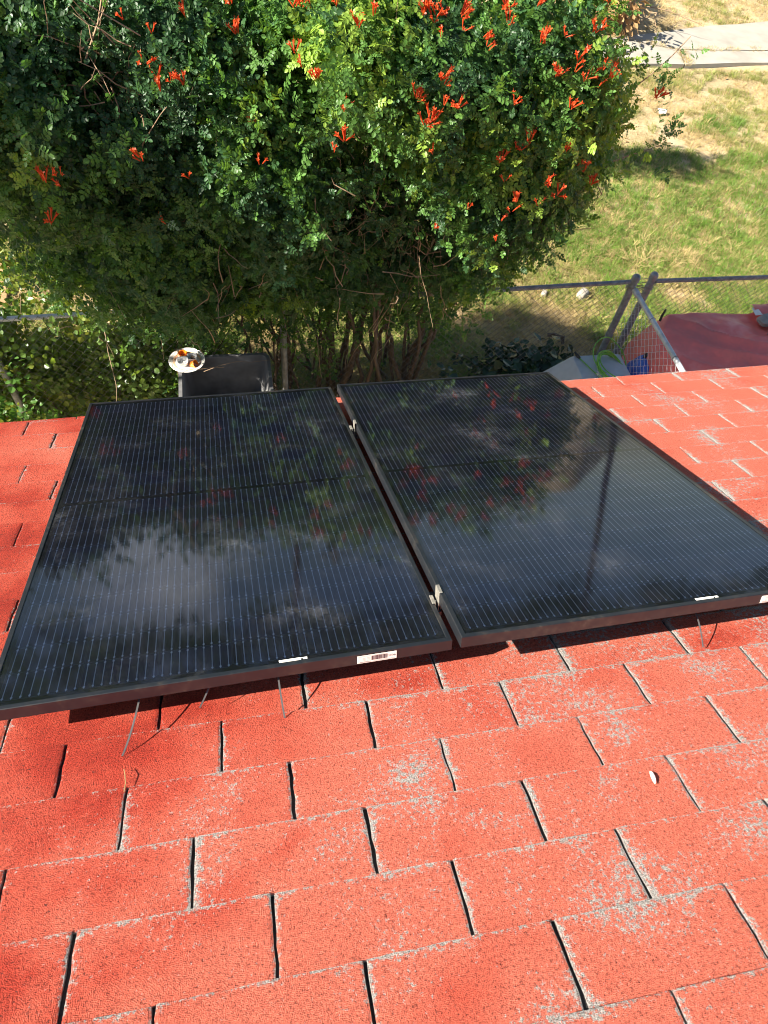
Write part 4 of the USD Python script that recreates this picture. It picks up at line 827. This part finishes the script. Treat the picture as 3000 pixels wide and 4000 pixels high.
# trumpet flower clusters
def flower_cluster(seed, n):
    rs = np.random.default_rng(seed); mb = MB()
    for k in range(n):
        az = rs.uniform(0, 6.28); tilt = rs.uniform(0.1, 0.85); d = np.array([math.cos(az) * math.sin(tilt), math.sin(az) * math.sin(tilt), math.cos(tilt)]); d, a, b = frame(d); L = rs.uniform(0.045, 0.065)
        base = np.array([0, 0, 0.0]) + d * 0.012 + rs.normal(0, 0.006, 3); bend = a * 0.012
        c = [base, base + d * L * 0.5 + bend * 0.4, base + d * L + bend]; r = [0.0022, 0.0040, 0.0062]
        mb.tube(c, r, 5, cap=False)
        for q in range(4):
            an = q * 1.571 + 0.4; e = a * math.cos(an) + b * math.sin(an); s = a * -math.sin(an) + b * math.cos(an); tip = c[2] + e * 0.013 + d * 0.006
            mb.add([c[2] + e * 0.0045 - s * 0.0045, c[2] + e * 0.0045 + s * 0.0045, tip + s * 0.003, tip - s * 0.003], [[0, 1, 2, 3]])
        if k % 2 == 0: mb.tube([c[2], c[2] + d * 0.022 + bend * 0.4], 0.0008, 3, cap=False)
    return mb
FLOWERS = [(0.024, 3.321, 0.027, 0.85, 3), (0.513, 3.355, -0.026, 1.0, 8), (0.289, 3.35, 0.039, 0.85, 3), (0.138, 3.296, -0.01, 0.85, 2), (0.499, 3.425, 0.065, 1.0, 4), (0.818, 3.238, 0.133, 1.0, 6), (0.969, 3.188, 0.156, 1.0, 5), (1.049, 3.11, 0.111, 1.0, 5), (1.123, 3.155, 0.137, 0.85, 2), (0.766, 3.102, -0.0, 1.0, 4), (0.795, 3.056, -0.037, 0.85, 2), (0.862, 3.013, -0.071, 1.0, 8), (0.084, 3.233, -0.116, 1.0, 4), (0.142, 3.209, -0.171, 0.85, 3), (0.193, 3.211, -0.175, 0.85, 3), (0.146, 3.193, -0.207, 1.0, 4), (0.25, 3.209, -0.188, 1.0, 5), (0.544, 3.2, -0.367, 1.0, 4), (0.983, 2.957, -0.179, 0.85, 3), (0.992, 2.968, -0.324, 1.0, 4), (0.012, 3.031, -0.452, 1.0, 5), (0.58, 3.084, -0.509, 0.85, 3), (-0.355, 2.943, -0.47, 0.85, 3), (-0.396, 2.941, -0.486, 0.85, 2), (-0.434, 2.94, -0.513, 1.0, 4), (-0.377, 2.938, -0.53, 0.85, 3), (0.218, 3.11, -0.59, 0.85, 2), (-0.472, 2.952, -0.724, 1.0, 4), (0.945, 2.995, -0.385, 0.85, 2), (0.063, 3.089, -0.835, 0.85, 2), (1.387, 3.259, 0.113, 1.0, 7), (1.48, 3.23, 0.122, 1.0, 5), (1.566, 3.232, 0.124, 1.0, 7), (1.428, 3.211, 0.103, 0.85, 3), (1.561, 3.167, 0.092, 0.85, 3), (1.458, 3.137, 0.061, 0.85, 2), (1.666, 3.148, 0.063, 1.0, 5), (1.676, 3.118, 0.036, 0.85, 3), (1.839, 3.353, 0.119, 1.0, 8), (1.825, 3.287, 0.078, 1.0, 4), (1.986, 3.355, 0.133, 1.0, 7), (2.015, 3.253, 0.012, 1.0, 5), (2.135, 3.282, 0.035, 0.85, 3), (2.313, 3.336, 0.035, 1.0, 4), (2.365, 3.366, 0.046, 1.0, 4), (2.429, 3.486, 0.112, 1.0, 4), (2.222, 3.24, -0.056, 1.0, 6), (2.208, 3.213, -0.098, 0.85, 2), (2.116, 3.194, -0.108, 1.0, 8), (2.271, 3.2, -0.124, 0.85, 3), (2.326, 3.226, -0.106, 0.85, 3), (2.383, 3.258, -0.102, 0.85, 3), (2.445, 3.264, -0.137, 1.0, 7), (2.362, 3.196, -0.161, 0.85, 2), (1.449, 3.026, -0.069, 1.0, 5), (1.472, 3.012, -0.083, 0.85, 3), (1.34, 3.016, -0.15, 1.0, 7), (1.46, 2.982, -0.158, 0.85, 2), (1.54, 2.972, -0.163, 1.0, 8), (1.395, 2.967, -0.244, 1.0, 7), (1.416, 2.964, -0.237, 1.0, 4), (1.852, 3.046, -0.177, 1.0, 4), (2.205, 3.125, -0.232, 1.0, 4), (3.213, 3.95, -0.537, 1.0, 7), (1.443, 2.954, -0.378, 0.85, 2), (1.994, 3.049, -0.385, 1.0, 4), (1.947, 3.031, -0.401, 0.85, 3), (1.917, 3.042, -0.396, 0.85, 3), (1.837, 3.01, -0.451, 1.0, 9), (2.225, 3.075, -0.436, 1.0, 5), (2.399, 3.121, -0.571, 1.0, 6), (2.526, 3.215, -0.696, 1.0, 4), (1.87, 2.965, -0.527, 0.85, 2), (2.113, 2.973, -0.553, 1.0, 6), (2.206, 2.978, -0.624, 1.0, 5), (1.953, 2.928, -0.632, 1.0, 5), (1.931, 2.92, -0.681, 0.85, 2), (1.701, 2.964, -0.686, 0.85, 3), (1.888, 2.918, -0.735, 0.85, 3), (2.094, 2.937, -0.66, 0.85, 2), (1.888, 2.919, -0.868, 0.85, 2), (1.543, 3.048, -0.865, 0.85, 2), (1.439, 3.234, 0.113, 1.0, 4), (0.78, 3.254, 0.124, 1.0, 4)]
for k, (x, y, z, s, nn) in enumerate(FLOWERS):
    mb = flower_cluster(500 + k, nn); R_ = rotm([0, 0, 1], k * 77) ; up = np.array([0.05 * ((k * 7) % 5 - 2), -0.25, 0.9]); up /= np.linalg.norm(up); axz = np.cross([0, 0, 1.0], up); ang = math.degrees(math.acos(up[2]))
    Rt = rotm(axz / np.linalg.norm(axz), ang) @ R_
    m = MB(); v, f = mb.arr(); m.add(v * s * (0.72 + 0.34 * ((k * 37) % 11) / 10) @ Rt.T + [x, y, z], f); obj('flower_cluster', m, M_PETAL, shrub)

# ------------------------------------------------------------------ vines on the left of the fence, ivy, small shrub
vine = thing('vine_hedge', 'yellow-green leafy vines covering the left part of the back fence', 'vine', (-1.0, 4.0, GZ))
rs = np.random.default_rng(14); n = 2800
P = np.stack([rs.uniform(-2.3, 0.30, n), 4.02 + np.abs(rs.normal(0, 0.15, n)) - 0.16, rs.uniform(GZ + 0.02, -2.06, n)], 1)
den = meshkit.fbm(P * 1.9, 3, 8); P = P[(den > 0.40) & ((P[:, 0] < -0.25) | (rs.random(n) < 0.4))]
n2 = 300; Q = np.stack([rs.uniform(-2.3, -0.55, n2), 4.42 + rs.normal(0, 0.18, n2), -2.06 + rs.normal(0.0, 0.07, n2)], 1); P = np.vstack([P, Q])
n = len(P); yel = meshkit.noise(P * 2.4, 41) + 0.2 * rs.normal(0, 1, n) + 0.35 * np.clip((P[:, 2] + 2.3) / 0.35, 0, 1)
scatter('foliage', vine, [(roundsprig(71), M_VINE[0]), (roundsprig(72), M_VINE[0]), (roundsprig(73), M_VINE[1]), (roundsprig(74), M_VINE[1])], P, quat_to(rs.normal(0, 0.5, (n, 3)) + [0, -0.5, 0.6], rs.uniform(0, 6.28, n)), rs.uniform(0.7, 1.2, n), np.where(yel > 0.85, 2, 0) + rs.integers(0, 2, n))
for k in range(26):
    x0 = rs.uniform(-2.1, 0.2); b = np.array([x0, rs.uniform(3.9, 4.2), GZ - 0.02]); tpt = b + [rs.normal(0, 0.3), rs.normal(0, 0.08), rs.uniform(0.7, 1.2)]
    m = MB(); m.tube(curve(b, (b + tpt) / 2 + rs.normal(0, 0.12, 3), tpt, 9, 0.015, rs), np.linspace(rs.uniform(0.005, 0.013), 0.003, 9), 5); obj('stem', m, M_STEM, vine, smooth=True)
low = thing('low_shrub', 'small leafy green shrub peeping over the roof edge at the far left', 'shrub', (-1.45, 3.3, GZ))
n = 120; P = np.array([-1.42, 3.35, -2.62]) + rs.normal(0, [0.16, 0.16, 0.13], (n, 3))
scatter('foliage', low, [(roundsprig(81), M_LEAF[1]), (roundsprig(82), M_VINE[1])], P, quat_to(rs.normal(0, 0.5, (n, 3)) + [0, -0.2, 0.8], rs.uniform(0, 6.28, n)), rs.uniform(0.7, 1.1, n), (rs.random(n) < 0.3).astype(int))
m = MB()
for k in range(6):
    b = np.array([-1.42, 3.35, GZ]); m.tube(curve(b, b + [rs.normal(0, .05), rs.normal(0, .05), .3], b + [rs.normal(0, .12), rs.normal(0, .12), .6], 6, 0.01, rs), np.linspace(0.012, 0.004, 6), 5)
obj('stem', m, M_STEM, low)
ivy = thing('ivy_patch', 'dark broad-leaved ivy growing at the fence foot left of the grey tub', 'ivy', (3.0, 4.1, GZ))
n = 190; P = np.stack([2.95 + rs.normal(0, 0.33, n), rs.uniform(3.72, 4.2, n), rs.uniform(GZ + 0.03, -2.82, n)], 1); P = P[P[:, 2] < -2.98 + 0.22 * np.exp(-((P[:, 0] - 3.0) / 0.4) ** 2) + 0.05]; n = len(P)
scatter('foliage', ivy, [(roundsprig(91, 6, 0.12, 0.075), M_IVY), (roundsprig(92, 6, 0.12, 0.085), M_IVY)], P, quat_to(rs.normal(0, 0.5, (n, 3)) + [0, -0.3, 0.8], rs.uniform(0, 6.28, n)), rs.uniform(0.7, 1.1, n), rs.integers(0, 2, n))
m = MB()
for k in range(10):
    b = np.array([rs.uniform(2.2, 3.4), rs.uniform(3.8, 4.2), GZ]); m.tube(curve(b, b + [rs.normal(0, .1), 0, .12], b + [rs.normal(0, .2), rs.normal(0, .1), .22], 6, 0.01, rs), 0.005, 4)
obj('stem', m, M_STEM, ivy)

# trees outside the frame that throw the shade seen in it
def tree(name, label, c, lobes, n, seed, trunk_r):
    t = thing(name, label, 'tree', (c[0], c[1], GZ)); rs = np.random.default_rng(seed)
    fn = lambda p: np.max([(1 - np.linalg.norm((p - np.array(q[0])) / np.array(q[1]), axis=1)) * min(q[1]) for q in lobes], 0)
    p, nr, dp = crown_points(n, lobes, seed, 0.5, 0.36, fn); k = len(p)
    scatter('crown', t, [(sprig(seed + 1), M_LEAF[0]), (sprig(seed + 2), M_LEAF[1])], p, quat_to(nr + [0, 0, 0.4] + rs.normal(0, 0.4, p.shape), rs.uniform(0, 6.28, k)), rs.uniform(1.0, 1.5, k), rs.integers(0, 2, k))
    b = np.array([c[0], c[1], GZ - 0.05]); m = MB()
    m.tube(curve(b, b + [0.05, 0.05, 1.2], np.array(lobes[0][0]), 9, 0.02, rs), np.linspace(trunk_r, trunk_r * 0.35, 9), 9); obj('trunk', m, M_STEM, t, smooth=True)
    for q in lobes[1:]:
        m = MB(); s = b + [0, 0, 1.5]; m.tube(curve(s, (s + np.array(q[0])) / 2 + [0, 0, 0.15], np.array(q[0]), 7, 0.03, rs), np.linspace(trunk_r * 0.5, trunk_r * 0.15, 7), 7); obj('limb', m, M_STEM, t, smooth=True)
tree('shade_tree', 'leafy tree beyond the left edge, shading the left half of the shrub', (-4.2, 3.7), [((-4.3, 3.60, 1.68), (0.55, 0.85, 0.57)), ((-3.95, 3.25, 1.42), (0.45, 0.60, 0.46)), ((-4.5, 3.95, 1.86), (0.50, 0.60, 0.46)), ((-4.1, 3.0, 1.58), (0.45, 0.50, 0.48))], 3600, 301, 0.10)

tree('back_tree', 'low leafy tree behind the shrub, throwing the shadow on the grass at right', (2.5, 7.9), [((2.9, 7.85, -0.85), (0.55, 0.34, 0.45)), ((2.3, 7.95, -0.80), (0.50, 0.34, 0.40))], 230, 340, 0.06)
def far_tree(label, c, lobes, n, seed):
    t = thing('tall_tree', label, 'tree', (c[0], c[1], GZ)); rs = np.random.default_rng(seed)
    fn = lambda p: np.max([(1 - np.linalg.norm((p - np.array(q[0])) / np.array(q[1]), axis=1)) * min(q[1]) for q in lobes], 0)
    p, nr, dp = crown_points(n, lobes, seed, 0.9, 0.30, fn); k = len(p)
    scatter('crown', t, [(sprig(seed + 1, 6), M_LEAF[0])], p, quat_to(nr + [0, 0, 0.2] + rs.normal(0, 0.5, p.shape), rs.uniform(0, 6.28, k)), rs.uniform(5.0, 8.0, k), np.zeros(k, int))
    b = np.array([c[0], c[1], GZ - 0.1]); m = MB(); m.tube(curve(b, b + [0.2, 0, 3], np.array(lobes[0][0]), 9, 0.05, rs), np.linspace(0.20, 0.10, 9), 9); obj('trunk', m, M_STEM, t, smooth=True)
far_tree('tall spreading tree far beyond the shrub, mirrored in the left panel', (2.3, 27.2), [((1.2, 27.5, 10.2), (3.4, 2.6, 3.0)), ((-3.5, 27, 11.0), (4.2, 2.8, 3.6)), ((-8.5, 26.5, 10.2), (3.6, 2.6, 3.6))], 1500, 360)
far_tree('tall spreading tree far beyond the shrub, mirrored in the right panel', (17.5, 28.0), [((14.5, 28, 11.8), (4.2, 2.8, 4.2)), ((9.0, 28, 11.5), (4.6, 2.8, 3.9)), ((4.8, 28, 10.8), (2.6, 2.4, 2.6)), ((20.5, 28, 12.0), (3.8, 2.8, 4.2)), ((25.5, 27, 11.6), (3.6, 2.8, 4.2))], 2400, 370)
# ------------------------------------------------------------------ grass
def tuft(seed, n, h, spread, lean):
    rs = np.random.default_rng(seed); mb = MB()
    for k in range(n):
        a = rs.uniform(0, 6.28); r = spread * math.sqrt(rs.random()); b = np.array([r * math.cos(a), r * math.sin(a), -0.01]); L = h * rs.uniform(0.55, 1.25)
        d = np.array([math.cos(a + rs.normal(0, .8)), math.sin(a + rs.normal(0, .8)), 0]) * lean * rs.uniform(0.3, 1.4); w = np.array([-d[1], d[0], 0]); w = w / max(np.linalg.norm(w), 1e-6) * rs.uniform(0.0016, 0.003)
        m1 = b + d * L * 0.35 + [0, 0, L * 0.62]; tp = b + d * L + [0, 0, L * (0.95 - 0.3 * min(1, lean))]
        mb.add([b - w, b + w, m1 + w * 0.8, m1 - w * 0.8, tp], [[0, 1, 2], [0, 2, 3], [3, 2, 4]])
    return mb
rs = np.random.default_rng(77)
def ground_samples(n, seed):
    rs = np.random.default_rng(seed); u = rs.random(n)
    y = 4.05 + 11.2 * u ** 1.25; x = rs.uniform(-0.50, 1.28, n) * (y + 0.6) * 0.95 + 0.2
    return np.stack([x, y, np.zeros(n)], 1)
onpath = lambda P: (P[:, 1] > 10.85 + 0.02 * (P[:, 0] - 5)) & (P[:, 1] < np.interp(P[:, 0], [2.5, 5.6, 7.2, 8.9, 10.5, 12], [11.2, 11.6, 12.05, 12.55, 12.95, 13.4]))
P = ground_samples(34000, 1)
f1 = meshkit.fbm(P * 0.55 + 3.1, 4, 21); f2 = meshkit.fbm(P * 1.9, 3, 22)
green_zone = 0.18 * np.exp(-((P[:, 1] - 6.6) / 1.5) ** 2) + 0.08 * np.exp(-((P[:, 1] - 4.8) / 0.7) ** 2) - 0.06 * (P[:, 1] > 9.5) - 0.10 * np.clip((1.5 - P[:, 0]) / 2, 0, 1)
gs = f1 * 0.55 + f2 * 0.45 + green_zone
keep = (gs > 0.505) & ~onpath(P) & (P[:, 0] < 14)
G = P[keep]; gk = gs[keep]
G[:, 2] = ground_z(G[:, 0], G[:, 1]); n = len(G)
olive = (gk < 0.56) | (rs.random(n) < 0.25) | (G[:, 1] > 9.3)
scatter('green_grass', None, [(tuft(1, 22, 0.10, 0.055, 0.8), M_GGREEN[0]), (tuft(2, 22, 0.085, 0.06, 1.0), M_GGREEN[0]), (tuft(3, 20, 0.08, 0.06, 0.9), M_GGREEN[1]), (tuft(4, 20, 0.075, 0.06, 1.1), M_GGREEN[1])],
        G, quat_to(rs.normal(0, 0.12, (n, 3)) + [0, 0, 1], rs.uniform(0, 6.28, n)), rs.uniform(0.6, 1.25, n), olive * 2 + rs.integers(0, 2, n))
P = ground_samples(30000, 2); f = meshkit.fbm(P * 1.1, 4, 33); gz = meshkit.fbm(P * 0.55 + 3.1, 4, 21)
keep = (f + 0.14 * rs.random(len(P)) > 0.43) & ~onpath(P); G = P[keep]; G[:, 2] = ground_z(G[:, 0], G[:, 1])
cr = rs.random(150); side = rs.random(150) < 0.75
K = np.stack([np.where(side, 7.25 + 4.3 * cr, 8.12 + 0.1 * cr), np.where(side, 11.99 - 0.40 * np.clip(cr / 0.22, 0, 1) + 0.2 * np.clip((cr - 0.22) / 0.78, 0, 1), 11.02 + 0.53 * cr), np.full(150, GZ + 0.035)], 1) + rs.normal(0, [0.02, 0.02, 0], (150, 3))
G = np.vstack([G, K[meshkit.noise(K * 2.2, 5) > 0.42]]); n = len(G)
scatter('dry_grass', None, [(tuft(11, 18, 0.07, 0.07, 1.3), M_GDRY), (tuft(12, 16, 0.055, 0.08, 1.5), M_GDRY), (tuft(13, 22, 0.085, 0.07, 1.1), M_GDRY)],
        G, quat_to(rs.normal(0, 0.15, (n, 3)) + [0, 0, 1], rs.uniform(0, 6.28, n)), rs.uniform(0.6, 1.2, n), rs.choice(3, n, p=[0.46, 0.46, 0.08]))
# straw clump on the small bank behind the corner post, dead brush by the path
n = 45; P = np.stack([5.35 + rs.normal(0, 0.42, n), 5.85 + rs.normal(0, 0.13, n), np.zeros(n)], 1); P[:, 2] = ground_z(P[:, 0], P[:, 1])
scatter('straw_clump', None, [(tuft(15, 26, 0.11, 0.06, 1.2), M_GDRY)], P, quat_to(rs.normal(0, 0.3, (n, 3)) + [-0.1, -0.3, 1], rs.uniform(0, 6.28, n)), rs.uniform(0.7, 1.2, n), np.zeros(n, int))
brush = thing('brush_pile', 'heap of dead brown brush and leaves beside the concrete path', 'brush', (7.2, 13.3, GZ))
n = 330; P = np.stack([7.15 + rs.normal(0, 0.30, n), 13.0 + rs.normal(0, 0.5, n), GZ + 0.05 + 0.55 * rs.random(n) ** 1.5], 1)
scatter('dead_leaves', brush, [(roundsprig(95, 8, 0.2, 0.11), M_DEADLEAF), (roundsprig(96, 8, 0.2, 0.11), M_DEADLEAF)], P, quat_to(rs.normal(0, 1, (n, 3)) + [0, 0, .4], rs.uniform(0, 6.28, n)), rs.uniform(0.8, 1.3, n), rs.integers(0, 2, n))
m = MB()
for k in range(26):
    b = np.array([7.25 + rs.normal(0, 0.4), 12.9 + rs.normal(0, 0.5), GZ + rs.uniform(0.05, 0.5)]); e = b + [rs.normal(0.3, 0.5), rs.normal(-0.2, 0.5), rs.normal(-0.1, 0.2)]; e[2] = max(e[2], GZ + 0.05)
    m.tube(curve(b, (b + e) / 2 + [0, 0, 0.12], e, 6, 0.02, rs), np.linspace(0.012, 0.004, 6), 4)
obj('dead_branches', m, M_TWIG, brush)
n = 900; P = ground_samples(n, 9); P = P[~onpath(P)]; P[:, 2] = ground_z(P[:, 0], P[:, 1]) + 0.012; n = len(P)
mb = MB(); leaflet(mb, np.zeros(3), np.array([1.0, 0, 0.1]), np.array([0, 1.0, 0]), np.array([0, 0, 1.0]), 0.05, 0.03, 0.2)
scatter('leaf_litter', None, [(mb, M_DEADLEAF)], P, quat_to(rs.normal(0, 0.35, (n, 3)) + [0, 0, 1], rs.uniform(0, 6.28, n)), rs.uniform(0.5, 1.2, n), np.zeros(n, int))
